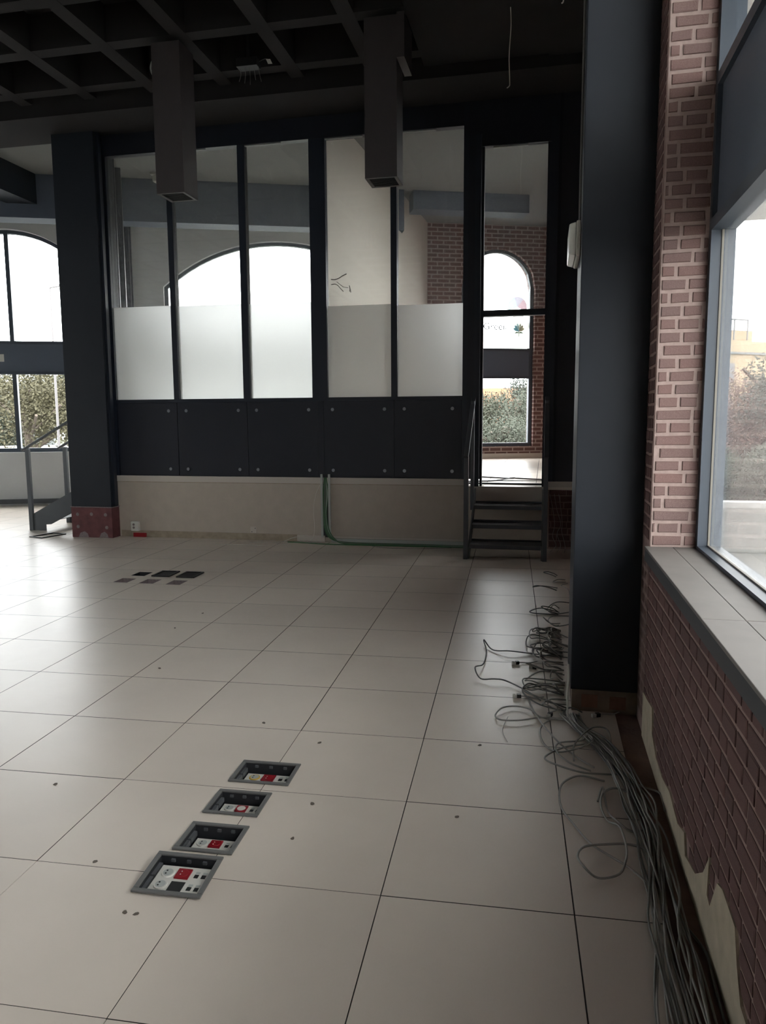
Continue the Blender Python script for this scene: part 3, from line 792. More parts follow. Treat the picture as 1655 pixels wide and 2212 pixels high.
# ------------------------------------------------------------------ hanging air ducts
for k, (x0, x1, lab) in enumerate(((-4.47, -4.18, 'square grey air duct hanging in front of the panes beside the far column'), (-2.378, -2.078, 'square grey air duct hanging nearer the doorway'))):
    d = empty('air_duct', ((x0+x1)/2, 5.0, 3.70)); tag(d, lab, 'duct', group='hanging air ducts')
    h = (x1-x0)/2
    mb = MB()
    for a in ((-h, h, -0.15, -0.142), (-h, h, 0.142, 0.15), (-h, -h+0.008, -0.142, 0.142), (h-0.008, h, -0.142, 0.142)):
        mb.box(*a, 0.0, 1.38)
    mb.build('casing', 'duct_metal', d)
    MB().box(-h+0.008, h-0.008, -0.142, 0.142, 0.03, 0.035).build('grille_back', 'dark_grille', d)
    for q in range(9):
        y = -0.12 + q*0.03
        MB().box(-h+0.03, h-0.03, y-0.004, y+0.004, 0.004, 0.03).build('louvre', 'dark_grille', d)
    MB().box(-h, h, -0.142, -0.118, 0.001, 0.012).box(-h, h, 0.118, 0.142, 0.001, 0.012).box(-h, -h+0.03, -0.118, 0.118, 0.001, 0.012).box(h-0.03, h, -0.118, 0.118, 0.001, 0.012).build('grille_frame', 'duct_metal', d)
    if k == 1: MB().box(h, h+0.07, -0.15, 0.25, 1.02, 1.40).build('flange', 'duct_metal', d)
    else: MB().tube(spline([(-h-.01, 0, 1.12), (-h-.07, 0, 1.16), (-h-.09, 0, 1.24), (-h-.05, 0, 1.33)]), .008).tube(spline([(-h, 0, 1.02), (-h-.03, 0, 1.05), (-h-.02, 0, 1.12)]), .012).build('torn_tape', 'trunking', d)

# ceiling odds and ends
t = empty('junction_box', (-3.55, 5.5, 5.0)); tag(t, 'junction box with loose wires and a white tag under the ceiling', 'junction box')
MB().box(-0.30, -0.08, -0.06, 0.06, 0.06, 0.14).build('casing', 'black_plastic', t)
MB().cyl((-0.19, 0, 0.13), 0.02, (0, 0, 1), 0.34, 8).build('conduit', 'black_plastic', t)
MB().prism([(0.0, 0.128), (0.045, 0.125), (0.068, 0.078), (0.022, 0.08)], lambda p, d: (p[0], -d, p[1]), 0, 0.002).build('tag', 'white_plastic', t)
MB().tube(spline([(-0.1, 0, 0.10), (-0.02, 0, 0.13), (0.03, 0.0, 0.125)]), 0.003).build('wire', 'cable_dark', t)
for k in range(5):
    x = -0.28 + k*0.05
    MB().tube(spline([(x, 0, 0.07), (x+0.01, -0.01, 0.0), (x-0.015+0.01*k, 0.0, -0.06-0.02*(k % 3))]), 0.003).build('wire', 'cable_dark', t)
o = MB().tube(spline([(-1.083, 5.0, 5.12), (-1.075, 5.0, 4.95), (-1.088, 5.0, 4.7), (-1.080, 5.0, 4.48), (-1.084, 5.0, 4.445), (-1.105, 5.0, 4.43)]), 0.005).build('hanging_wire', 'cable_white')
tag(o, 'thin white wire hanging from the ceiling in front of the doorway', 'wire')
o = MB().tube(spline([(-0.64, 3.4, 5.08), (-0.635, 3.4, 4.6), (-0.645, 3.4, 4.33), (-0.66, 3.4, 4.29)]), 0.005).build('hanging_wire', 'cable_white')
tag(o, 'short white wire hanging beside the top of the slate blue column', 'wire')
l = empty('ceiling_lamp', (-6.35, 8.6, 5.02)); tag(l, 'small pale lamp on the ceiling of the raised room', 'lamp')
MB().box(-0.16, 0.16, -0.09, 0.09, 0.10, 0.13).build('base', 'white_plastic', l); MB().box(-0.14, 0.14, -0.07, 0.07, 0.0, 0.10).build('diffuser', 'lamp_diffuser', l, bevel=0.02)

# ------------------------------------------------------------------ steel steps up to the doorway
st = empty('metal_steps', (-1.105, 5.80, 0)); tag(st, 'dark metal steps with handrails leading up to the doorway', 'stairs')
for sx in (-1, 1):
    x = sx*0.415
    MB().box(x-0.024, x+0.024, -0.028, 0.028, 0.0, 1.10).build('post', 'stair_metal', st, bevel=0.003)
    MB().box(x-0.02, x+0.02, 0.68, 0.73, 0.45, 1.70).build('post', 'stair_metal', st, bevel=0.003)
    MB().bar((x, -0.035, 1.095), (x, 0.79, 1.735), 0.05, 0.026).build('handrail', 'stair_metal', st, bevel=0.004)
    xi = x - sx*0.03
    MB().prism([(0.0, 0.0), (0.12, 0.0), (0.79, 0.55), (0.79, 0.70), (0.70, 0.70), (0.0, 0.16)], lambda p, d: (xi + d, p[0], p[1]), -0.005, 0.005).build('stringer', 'stair_metal', st)
for k in range(3):
    z = 0.155 + 0.185*k; y = 0.03 + 0.245*k
    t = MB().box(-0.378, 0.378, y, y+0.27, z-0.006, z).build('tread', 'tread_metal', st)
    MB().box(-0.378, 0.378, y, y+0.007, z-0.045, z-0.006).build('nosing', 'stair_metal', t)
    MB().box(-0.378, 0.378, y+0.263, y+0.27, z, z+0.02).build('back_lip', 'stair_metal', t)

# stair of the open bay, rising towards the raised room
s2 = empty('metal_steps', (-7.64, 6.9, 0)); tag(s2, 'dark metal stair with slanted handrails in the open bay behind the red based column', 'stairs')
for k, y in enumerate((0.0, 0.80)):
    x0 = 0.0 if k == 0 else 0.02
    MB().box(x0-0.03, x0+0.03, y-0.02, y+0.02, 0.0, 1.12).build('post', 'stair_metal', s2, bevel=0.003)
    MB().box(1.25, 1.31, y-0.02, y+0.02, 0.55, 1.80).build('post', 'stair_metal', s2, bevel=0.003)
    MB().bar((-0.09, y, 1.10), (1.36, y, 1.87), 0.045, 0.028).build('handrail', 'stair_metal', s2, bevel=0.004)
    MB().prism([(0.03, 0.0), (0.22, 0.0), (0.22, 0.085), (0.30, 0.09), (1.38, 0.62), (1.38, 0.86), (1.25, 0.86), (0.03, 0.23)], lambda p, d: (p[0], y + d, p[1]), -0.006, 0.006).build('stringer', 'stair_metal', s2)
for k in range(4):
    MB().box(0.10+0.31*k, 0.40+0.31*k, 0.01, 0.79, 0.150+0.165*k, 0.158+0.165*k).build('tread', 'tread_metal', s2)
o = MB().box(-0.12, 0.12, -0.19, -0.175, 0, .012).box(-0.12, 0.12, .175, .19, 0, .012).box(-0.12, -.105, -0.175, .175, 0, .012).box(.105, .12, -.175, .175, 0, .012).build('hatch_surround', 'black_plastic')
o.location = (-7.09, 6.47, 0.001); o.rotation_euler = (0, 0, -0.25); tag(o, 'thin black metal frame lying on the floor below the far stair', 'frame')

# ------------------------------------------------------------------ floor boxes with sockets
def floor_box(x, y, w, d, tilt, variant, label):
    r = empty('floor_box', (x, y, 0.001), TA); r.rotation_euler = (tilt, 0, TA)
    if tilt: r.location.z = 0.012
    tag(r, label, 'floor box', group='row of open floor boxes with sockets')
    e = 0.017
    fr = MB(); h = 0.007
    fr.box(-w/2, w/2, -d/2, -d/2+e, 0, h).box(-w/2, w/2, d/2-e, d/2, 0, h).box(-w/2, -w/2+e, -d/2+e, d/2-e, 0, h).box(w/2-e, w/2, -d/2+e, d/2-e, 0, h)
    fr.build('frame', 'frame_plastic', r, bevel=0.002)
    i = e - 0.003; D = 0.075
    tb = MB(); W, L = w/2-i, d/2-i
    tb.box(-W, W, L-0.003, L, -D, 0.0).box(-W, W, -L, -L+0.003, -D, 0.0).box(-W, -W+0.003, -L, L, -D, 0.0).box(W-0.003, W, -L, L, -D, 0.0).box(-W, W, -L, L, -D-0.003, -D)
    tb.build('tub', 'box_inside', r)
    for k in (-1, 0, 1):
        MB().box(k*W*0.55-0.007, k*W*0.55+0.007, L-0.010, L-0.003, -0.016, -0.006).build('clip', 'box_arm', r)
    MB().box(-W+0.003, -W+0.016, -L*0.75, -L*0.05, -0.03, -0.012).build('arm', 'box_arm', r)
    MB().box(-W+0.003, -W+0.016, L*0.05, L*0.75, -0.03, -0.012).build('arm', 'box_arm', r)
    zp = -0.032 if variant else -0.012
    x0, x1, y0, y1 = -W+0.022, W-0.006, -L+0.006, L-0.032
    p = MB().box(x0, x1, y0, y1, zp-0.006, zp).build('socket_plate', 'white_plastic', r, bevel=0.0015)
    pw, ph = x1-x0, y1-y0
    sy = [y0+ph*0.30, y0+ph*0.72]
    for q, yy in enumerate(sy):
        cx = x0+pw*0.2; rr = min(ph*0.19, pw*0.13)
        m_ = 'yellow_plastic' if (variant == 3 and q == 1) else 'white_plastic'
        so = MB().cyl((cx, yy, zp), rr, (0, 0, 1), 0.004, 20, rr*0.92).build('socket', m_, p)
        MB().cyl((cx, yy, zp+0.0041), rr*0.74, (0, 0, 1), 0.0006, 18).build('socket_well', 'trunking', so)
        MB().cyl((cx-rr*.25, yy+rr*.3, zp+0.0047), rr*.14, (0, 0, 1), 0.0008, 8).cyl((cx-rr*.25, yy-rr*.3, zp+0.0047), rr*.14, (0, 0, 1), 0.0008, 8).build('pin_hole', 'black_plastic', so)
    hw = min(pw*0.135, ph*0.21)
    so = MB().box(x0+pw*.5-hw, x0+pw*.5+hw, sy[1]-hw, sy[1]+hw, zp, zp+0.005).build('red_socket', 'red_plastic', p, bevel=0.001)
    MB().cyl((x0+pw*.5, sy[1], zp+0.005), hw*.78, (0, 0, 1), 0.0012, 18, hw*.7).build('socket_well', 'white_plastic' if variant == 2 else 'red_plastic', so)
    MB().cyl((x0+pw*.5-hw*.3, sy[1]+hw*.3, zp+0.0062), hw*.1, (0, 0, 1), 0.0008, 8).cyl((x0+pw*.5-hw*.3, sy[1]-hw*.3, zp+0.0062), hw*.1, (0, 0, 1), 0.0008, 8).build('pin_hole', 'white_plastic', so)
    MB().box(x0+pw*.5-hw, x0+pw*.5+hw, sy[0]-hw, sy[0]+hw*.9, zp-0.0005, zp+0.001).build('blank_module', 'black_plastic', p)
    for ix in (0.76, 0.9):
        for yy in (sy[0]-ph*.04, sy[1]-ph*.02):
            MB().box(x0+pw*ix-hw*.3, x0+pw*ix+hw*.3, yy-hw*.38, yy+hw*.3, zp, zp+0.0012).build('data_port', 'black_plastic', p)
            MB().box(x0+pw*ix-hw*.3, x0+pw*ix+hw*.3, yy+hw*.5, yy+hw*.85, zp, zp+0.001).build('port_label', 'trunking', p)
    return r
LB = ['open floor box nearest the camera, tilted, its white and red sockets fully showing', 'second open floor box in the row, just beyond the tilted one', 'third open floor box, its red socket with a white centre', 'open floor box farthest along the row, with a yellowish socket']
for k, (x, y, w, d) in enumerate(BOXES):
    floor_box(x, y, w, d, 0.07 if k == 0 else 0.0, k, LB[k])
HL = ['empty floor hatch in the far block, back row, nearest the far column', 'black lidded floor hatch in the middle of the far block, back row', 'black lidded floor hatch at the end of the far block, back row nearest the doorway',
      'bare floor cut-out in the far block, front row, nearest the far column', 'bare floor cut-out in the middle of the far block, front row', 'bare floor cut-out of the far block, front row nearest the doorway']
for k, (x, y, w, d) in enumerate(HATCH):
    r = empty('floor_hatch', (x, y, 0.0), TA); tag(r, HL[k], 'floor hatch', group='far block of six floor hatches')
    W, L = w/2-0.0125, d/2-0.0125; D = 0.09
    MB().box(-W, W, L-0.003, L, -D, -0.001).box(-W, W, -L, -L+0.003, -D, -0.001).box(-W, -W+0.003, -L, L, -D, -0.001).box(W-0.003, W, -L, L, -D, -0.001).box(-W, W, -L, L, -D-0.003, -D).build('tub', 'box_inside' if k < 3 else 'bolt_grey', r)
    MB().box(-W*.7, -W*.2, -L*.6, L*.3, -D, -D+.02).build('debris_lump', 'white_plastic' if k in (0, 3) else 'bolt_grey', r)
    if k in (1, 2):
        MB().box(-w/2, w/2, -d/2, -d/2+.02, 0.001, .014).box(-w/2, w/2, d/2-.02, d/2, 0.001, .014).box(-w/2, -w/2+.02, -d/2+.02, d/2-.02, 0.001, .014).box(w/2-.02, w/2, -d/2+.02, d/2-.02, 0.001, .014).build('frame', 'black_plastic', r)
        MB().box(-w/2+.02, w/2-.02, -d/2+.02, d/2-.02, 0.001, .006).build('lid', 'dark_grille', r)

# ------------------------------------------------------------------ sockets, trunking and cables along the plinth
s = empty('wall_socket', (-5.885, YB-0.001, 0.08)); tag(s, 'white surface socket low on the cream plinth near the red based column', 'socket')
MB().box(-0.055, 0.055, -0.05, 0.0, 0.0, 0.125).build('casing', 'white_plastic', s, bevel=0.006)
MB().cyl((-0.012, -0.0501, 0.085), 0.016, (0, -1, 0), 0.002, 12).cyl((-0.012, -0.0501, 0.045), 0.016, (0, -1, 0), 0.002, 12).build('outlet', 'bolt_grey', s)
o = MB().box(-5.92, -5.74, YB-0.03, YB-0.005, 0.001, 0.055).build('red_block', 'red_plastic', bevel=0.004); tag(o, 'small red block on the floor under the white socket', 'cover')  # red block against the foot of the plinth
o = MB().box(-4.31, -4.23, YB-0.006, YB-0.0005, 0.09, 0.17).build('wall_plate', 'cream_trim', bevel=0.001); tag(o, 'blank cream wall plate with two screw holes', 'wall plate')
MB().cyl((-4.245, YB-0.006, 0.15), 0.006, (0, -1, 0), 0.001, 8).cyl((-4.29, YB-0.006, 0.105), 0.006, (0, -1, 0), 0.001, 8).build('screw_hole', 'black_plastic', o)
t = empty('cable_trunking', (-3.315, YB-0.001, 0.0)); tag(t, 'open grey upright cable trunking on the plinth below the middle post', 'trunking')
MB().box(-0.06, 0.06, -0.004, 0, 0.06, 0.84).build('back', 'box_inside', t)
MB().box(-0.06, -0.035, -0.03, -0.004, 0.06, 0.84).build('side', 'trunking', t); MB().box(0.035, 0.06, -0.03, -0.004, 0.06, 0.84).build('side', 'trunking', t)
t = empty('cable_trunking', (-3.69, YB-0.001, 0.0)); tag(t, 'low white trunking along the foot of the plinth', 'trunking')
MB().box(0.0, 0.36, -0.022, 0, 0.004, 0.082).build('cover', 'cream_trim', t, bevel=0.003)
MB().box(0.44, 2.08, -0.022, 0, 0.008, 0.052).build('cover', 'trunking', t, bevel=0.003)
MB().box(0.44, 2.08, -0.010, 0, 0.058, 0.075).build('rail', 'cream_trim', t)

def cable(pts, r, m, label, group=None, per=6, name='cable', cat='cable', noise=0.0):
    pp = spline(pts, per)
    if noise:
        pp = [p + Vector(((random.random()-.5)*noise, (random.random()-.5)*noise, 0)) for p in pp]
    o = MB().tube(pp, r).build(name, m, smooth=True)
    return tag(o, label, cat, group=group)
for k in range(6):
    dx = -0.025 + 0.010*k; m = ['cable_green', 'cable_green', 'cable_dark', 'cable_green', 'trunking', 'cable_green'][k]
    y = YB - 0.018 - 0.004*(k % 2); f_ = YB - 0.06 - 0.018*k
    cable([(-3.315+dx*.5, y, 0.80), (-3.315+dx*1.3, y-.004, 0.6), (-3.325+dx*.8, y-.006, 0.35), (-3.30+dx, y-.012, 0.16), (-3.22+dx, y-.03, 0.05), (-3.05, f_, 0.014), (-2.6, f_-.01*math.sin(k), 0.010), (-2.1, f_+.006, 0.010), (-1.66+0.02*k, f_, 0.010), (-1.2, f_+.01, 0.010)], 0.0065, m,
          'green cable running down the trunking and along the floor to the steps' if m == 'cable_green' else ('dark cable among the green ones in the open trunking' if m == 'cable_dark' else 'pale grey cable among the green ones in the open trunking'),
          'cables dropping from the trunking' if m == 'cable_green' else None)
cable([(-3.33, YB-.035, .78), (-3.42, YB-.06, .62), (-3.46, YB-.06, .4), (-3.45, YB-.06, .2), (-3.47, YB-.07, .06), (-3.55, YB-.09, .006)], 0.003, 'cable_white', 'single thin white wire hanging out of the trunking')
cable([(-4.25, 6.42, .008), (-4.05, 6.40, .008), (-3.86, 6.48, .008), (-3.74, 6.55, .05), (-3.66, 6.56, .06), (-3.60, 6.50, .012), (-3.3, 6.47, .008)], 0.004, 'cable_white', 'thin pale wire lying in front of the trunking end')
cable([(-4.60, 6.20, .005), (-4.3, 6.24, .005), (-4.0, 6.22, .005), (-3.75, 6.36, .005)], 0.003, 'cable_white', 'thin pale wire lying farther out on the tiles near the plinth')
cable([(-3.78, 6.50, .008), (-3.55, 6.48, .009), (-3.3, 6.42, .009), (-2.9, 6.42, .009), (-2.4, 6.43, .009), (-1.7, 6.47, .009), (-1.2, 6.49, .009)], 0.007, 'cable_green', 'green cable lying outermost on the floor before the plinth')
cable([(-2.75, 6.45, .005), (-2.5, 6.30, .005), (-2.1, 6.33, .005), (-1.75, 6.44, .005)], 0.003, 'cable_dark', 'thin wire curving out over the tiles before the plinth')
# on the platform
cable([(-2.3, 8.1, ZR+.008), (-1.6, 8.0, ZR+.008), (-1.15, 7.75, ZR+.008), (-1.1, 7.6, ZR+.03), (-1.4, 7.3, ZR+.008), (-2.3, 7.15, ZR+.008)], .008, 'cable_black', 'black cable doubling back on the raised floor')
cable([(-1.15, 7.85, ZR+.008), (-0.9, 7.7, ZR+.008), (-0.5, 7.5, ZR+.008)], .008, 'cable_black', 'short black cable on the raised floor leading towards the brick wall')
cable([(-2.6, 6.98, ZR+.008), (-1.6, 6.93, ZR+.009), (-0.5, 6.86, ZR+.008)], .011, 'cable_black', 'straight black cable across the raised floor just inside the doorway')
cable([(-1.4, 7.35, ZR+.008), (-1.0, 7.40, ZR+.008), (-0.5, 7.42, ZR+.008)], .006, 'cable_dark', 'thin grey cable on the raised floor between the black ones')
# pale wires at the brick corner by the steps
for k in range(3):
    x = -0.61 + 0.05*k
    cable([(x-.03, YB-.04, .64), (x, YB-.05, .5-.03*k), (x+.03+.02*math.sin(k*2), YB-.08, .3), (x+.01, YB-.10, .16+.03*k), (x+.05, YB-.13, .06), (x-.02+.03*k, YB-.28, .006)], .003, 'cable_grey', 'thin pale wire dangling at the brick corner beside the steps', 'pale wires at the brick corner')

# ------------------------------------------------------------------ tangle of grey data cables along the brick wall and column
R_ = random.Random(3)
def zs(pts, amp=0.02, base=0.006, seed=0):
    rr = random.Random(seed); n = len(pts)
    return [(x, y, base + (amp*rr.random()*math.sin(math.pi*i/(n-1)) if 0 < i < n-1 else 0)) for i, (x, y) in enumerate(pts)]
NAMED = [
 ([(-0.569, 1.503), (-0.702, 1.487), (-0.808, 1.423), (-0.9, 1.416), (-0.932, 1.475), (-0.899, 1.573), (-0.823, 1.611), (-0.753, 1.567), (-0.702, 1.498), (-0.578, 1.49)], 'grey cable in a flat oval loop reaching out onto the tiles by the column foot', .02),
 ([(-0.774, 1.755), (-0.736, 1.547), (-0.685, 1.343), (-0.632, 1.198), (-0.588, 1.134), (-0.533, 1.041), (-0.479, 0.986)], 'grey cable running from the column foot into the bundle', .02),
 ([(-0.652, 1.497), (-0.701, 1.381), (-0.709, 1.259), (-0.685, 1.169), (-0.626, 1.109), (-0.529, 1.128), (-0.471, 1.23), (-0.491, 1.283), (-0.524, 1.239), (-0.625, 1.181), (-0.634, 1.09), (-0.578, 0.999), (-0.495, 0.951)], 'grey cable in a double coil in front of the column foot', .03),
 ([(-0.494, 1.226), (-0.595, 1.169), (-0.671, 1.065), (-0.686, 1.011), (-0.636, 0.955), (-0.539, 0.911), (-0.441, 0.93), (-0.371, 0.944)], 'grey cable bent in a pointed loop below the double coil', .02),
 ([(-0.445, 0.868), (-0.539, 0.895), (-0.603, 0.837), (-0.629, 0.744), (-0.625, 0.609), (-0.582, 0.493), (-0.529, 0.367), (-0.456, 0.278), (-0.411, 0.238), (-0.366, 0.172), (-0.347, 0.113)], 'grey cable in a long sweeping curve along a tile joint', .015),
 ([(-0.335, 0.206), (-0.333, 0.343), (-0.39, 0.384), (-0.483, 0.36), (-0.554, 0.319), (-0.579, 0.263), (-0.566, 0.197), (-0.519, 0.173), (-0.454, 0.182), (-0.427, 0.234), (-0.412, 0.338), (-0.422, 0.467), (-0.457, 0.542), (-0.476, 0.626), (-0.461, 0.75), (-0.411, 0.802), (-0.361, 0.769), (-0.338, 0.641)], 'grey cable in a teardrop loop nearest the camera', .03),
 ([(-0.562, 1.035), (-0.557, 1.158), (-0.499, 1.282), (-0.447, 1.37), (-0.393, 1.361), (-0.388, 1.192), (-0.395, 1.069), (-0.371, 0.944), (-0.342, 0.83)], 'grey cable arching up over the bundle before the column', .06),
 ([(-0.484, 0.69), (-0.457, 0.807), (-0.452, 0.618), (-0.423, 0.525), (-0.379, 0.487), (-0.323, 0.51), (-0.288, 0.552)], 'grey cable hooked round the middle of the bundle', .02),
 ([(-0.546, 2.51), (-0.753, 2.54), (-0.905, 2.524), (-1.019, 2.574), (-1.087, 2.726), (-1.054, 2.524), (-1.055, 2.253), (-1.09, 2.097), (-1.05, 1.999), (-0.971, 1.969), (-0.911, 1.981), (-0.818, 1.89), (-0.744, 1.79), (-0.708, 1.737)], 'kinked cable straying farthest out over the tiles', .04),
 ([(-0.342, 0.889), (-0.295, 0.839), (-0.236, 0.795), (-0.238, 0.663)], 'grey cable leading from the bundle to the foot of the brick wall', .01),
 ([(-0.28, -0.019), (-0.245, -0.125), (-0.247, -0.254), (-0.25, -0.40), (-0.25, -0.8)], 'dark cable lying in the gap beside the torn plaster', .0),
 ([(-0.869, 1.482), (-0.887, 1.31), (-0.858, 1.176)], 'short thin thread of wire on the tile below the oval loop', .0),
]
for k, (p, lab, amp) in enumerate(NAMED):
    cable(zs(p, amp, 0.006, k), 0.0042 if k != 11 else 0.0015, 'cable_grey' if k not in (8, 10) else 'cable_dark', lab)
# loose loops beside the column
LOOPS = [
 [(-0.57, 5.054), (-0.6, 5.14), (-0.657, 5.161), (-0.696, 5.077), (-0.634, 5.038), (-0.58, 4.99)],
 [(-0.50, 4.868), (-0.563, 4.819), (-0.612, 4.734), (-0.541, 4.678), (-0.50, 4.779)],
 [(-0.48, 4.721), (-0.543, 4.593), (-0.49, 4.414), (-0.478, 4.263)],
 [(-0.487, 3.973), (-0.589, 3.908), (-0.654, 3.763), (-0.66, 3.593), (-0.605, 3.543), (-0.502, 3.664)],
 [(-0.505, 3.541), (-0.626, 3.44), (-0.661, 3.282), (-0.61, 3.183), (-0.508, 3.311)],
 [(-0.532, 2.96), (-0.667, 3.102), (-0.742, 3.122), (-0.787, 3.011), (-0.779, 2.817), (-0.713, 2.893), (-0.538, 2.771)],
 [(-0.539, 2.74), (-0.713, 2.925), (-0.793, 2.877), (-0.809, 2.749), (-0.78, 2.606), (-0.669, 2.598), (-0.542, 2.623)],
]
rr = random.Random(9)
for k in range(34):
    y = rr.choice([2.55, 2.6, 2.7, 2.8, 2.9, 3.0, 3.3, 3.6, 4.0, 4.5, 2.2, 2.0, 1.9, 1.75, 1.6, 1.55]) + rr.uniform(-.12, .12)
    w = rr.uniform(0.06, 0.24); h = rr.uniform(0.04, 0.22); x0 = -0.575 if y > 1.6 else -0.50
    sg = rr.choice((-1, 1))
    LOOPS.append([(x0, y - h*sg), (x0 - w*.6, y - h*.8*sg), (x0 - w, y - h*.2*sg), (x0 - w*.85, y + h*.4*sg), (x0 - w*.4, y + h*.3*sg), (x0 - .01, y + h*.1*sg)])
for k, p in enumerate(LOOPS):
    q = zs(p, 0.06 if k > 6 else 0.03, 0.006, 100+k)
    cable(q, 0.0042, 'cable_dark' if k % 3 == 0 else 'cable_grey', 'loop of grey data cable in the tangle beside the slate blue column', 'tangle of loops beside the column', name='cable_loop')
# the long bundle
BUN = [(-0.577, 1.56), (-0.545, 1.42), (-0.474, 1.27), (-0.402, 1.067), (-0.365, 0.871), (-0.342, 0.667), (-0.332, 0.485), (-0.333, 0.303), (-0.342, 0.113), (-0.350, -0.05), (-0.353, -0.191), (-0.360, -0.45), (-0.37, -1.0)]
for k in range(20):
    off = (k - 9.5)/19*0.085 + 0.012; rr = random.Random(200+k); q = []
    ph = rr.uniform(0, 6.28)
    for i, (x, y) in enumerate(BUN):
        wv = 0.016*math.sin(ph + i*0.9) + rr.uniform(-.008, .008)
        fan = 1.0 if y > 0.3 else 1.0 + 0.5*min(1, (0.3-y))
        q.append((min(x + off*fan + wv, XW-0.02), y + rr.uniform(-.02, .02), 0.006 + 0.022*rr.random() if x + off > -0.34 else 0.006 + 0.02*rr.random()))
    cable(q, 0.0038, 'cable_grey' if k % 4 else 'cable_dark', 'grey data cable in the long bundle on the floor along the brick wall', 'bundle of cables along the brick wall', per=5, name='bundle_cable')
cable([(-0.575, 1.50, .008), (-0.578, 1.55, .10), (-0.572, 1.585, .20), (-0.575, 1.60, .26)], .005, 'cable_white', 'pale cable standing up along the front edge of the column foot')
# plugs
PL_ = [((-0.868, 2.328), 'network plug lying beside the kinked cable on the tiles'), ((-0.762, 2.272), 'network plug closer to the column than the kinked cable'), ((-0.65, 2.594), 'network plug on top of the cable tangle'), ((-0.84, 1.767), 'network plug on a tile joint beyond the oval loop'), ((-0.667, 1.522), 'network plug at the neck of the oval loop'), ((-0.44, 1.57), 'network plug on the floor before the column footing')]
for k, ((x, y), lab) in enumerate(PL_):
    r = empty('network_plug', (x, y, 0.001), [0.4, -.3, .9, 0.1, 1.2, .5][k]); tag(r, lab, 'plug')
    MB().box(-.017, .005, -.009, .009, 0, .018).build('body', 'white_plastic' if k == 5 else 'cable_white', r, bevel=.002)
    MB().box(.005, .028, -.011, .011, .001, .02).build('boot', 'black_plastic', r, bevel=.002)
    MB().box(-.017, -.004, -.004, .004, .018, .022).build('latch', 'white_plastic', r)
    MB().tube(spline([(.028, 0, .010), (.06, .01, .006), (.10, -.005, .006), (.15, .01, .006)]), .0035).build('lead', 'cable_grey', r, smooth=True)

# ------------------------------------------------------------------ flakes on the floor
FL = [(-1.719, 1.007), (-3.32, 2.688), (-3.307, 3.12), (-1.951, -0.289), (-1.913, -0.288), (-2.68, 0.401), (-1.583, 0.458), (-1.579, 0.207), (-0.981, 1.127), (-2.059, 1.177), (-2.986, 1.843), (-2.198, -0.065), (-1.015, 0.473)]
for k, (x, y) in enumerate(FL):
    rr = random.Random(k); n = 6
    poly = [((.007+.005*rr.random())*math.cos(6.283*q/n), (.005+.005*rr.random())*math.sin(6.283*q/n)) for q in range(n)]
    o = MB().prism(poly, lambda p, d: (p[0], p[1], d*(1+.6*p[0]*60)), 0.0005, 0.003).build('debris_flake', 'debris_dark')
    o.location = (x, y, 0.0); o.rotation_euler = (0, 0, rr.random()*3); tag(o, 'tiny dark flake of dirt on the pale tiles', 'flake', group='dirt flakes on the tiles')

# ------------------------------------------------------------------ outside
mat('asphalt', (84, 85, 85), 0.9, vary=0.1, scale=0.4)
mat('lawn', (72, 76, 52), 0.95, vary=0.2, scale=0.6)
mat('trunk_bark', (84, 74, 64), 0.9)
mat('leaf_yellow', (62, 58, 36), 0.8, obj_vary=0); mat('leaf_green', (44, 49, 36), 0.8); mat('leaf_dark', (38, 45, 38), 0.8); mat('leaf_pink', (98, 78, 69), 0.8); mat('leaf_olive', (50, 53, 38), 0.8)
mat('beige_render', (146, 130, 108), 0.9); mat('far_window', (96, 92, 92), 0.4); mat('roof_tile', (120, 78, 54), 0.9); mat('concrete_wall', (104, 106, 106), 0.9, vary=.08, scale=1.2)
mat('soffit_white', (226, 228, 222), 0.9)
mat('terrace', (134, 134, 130), 0.9, vary=.04); mat('car_silver', (104, 106, 110), .3); mat('car_dark', (70, 74, 82), .3); mat('car_white', (130, 130, 130), .3)
GZ = -1.2
g = MB().box(-90, 60, -60, 110, GZ-0.3, GZ).build('ground_outside', 'asphalt'); tag(g, 'grey paved ground outside the building', 'ground', 'structure')
o = MB().box(-70, 50, 30, 100, GZ, GZ+0.04).build('lawn_strip', 'lawn'); tag(o, 'dull grass beyond the parked cars', 'lawn', 'structure')
def polar(u, R):
    a = math.atan((u-827.5)/1629.66) + YAW
    return CAM.x + R*math.sin(a), CAM.y + R*math.cos(a)
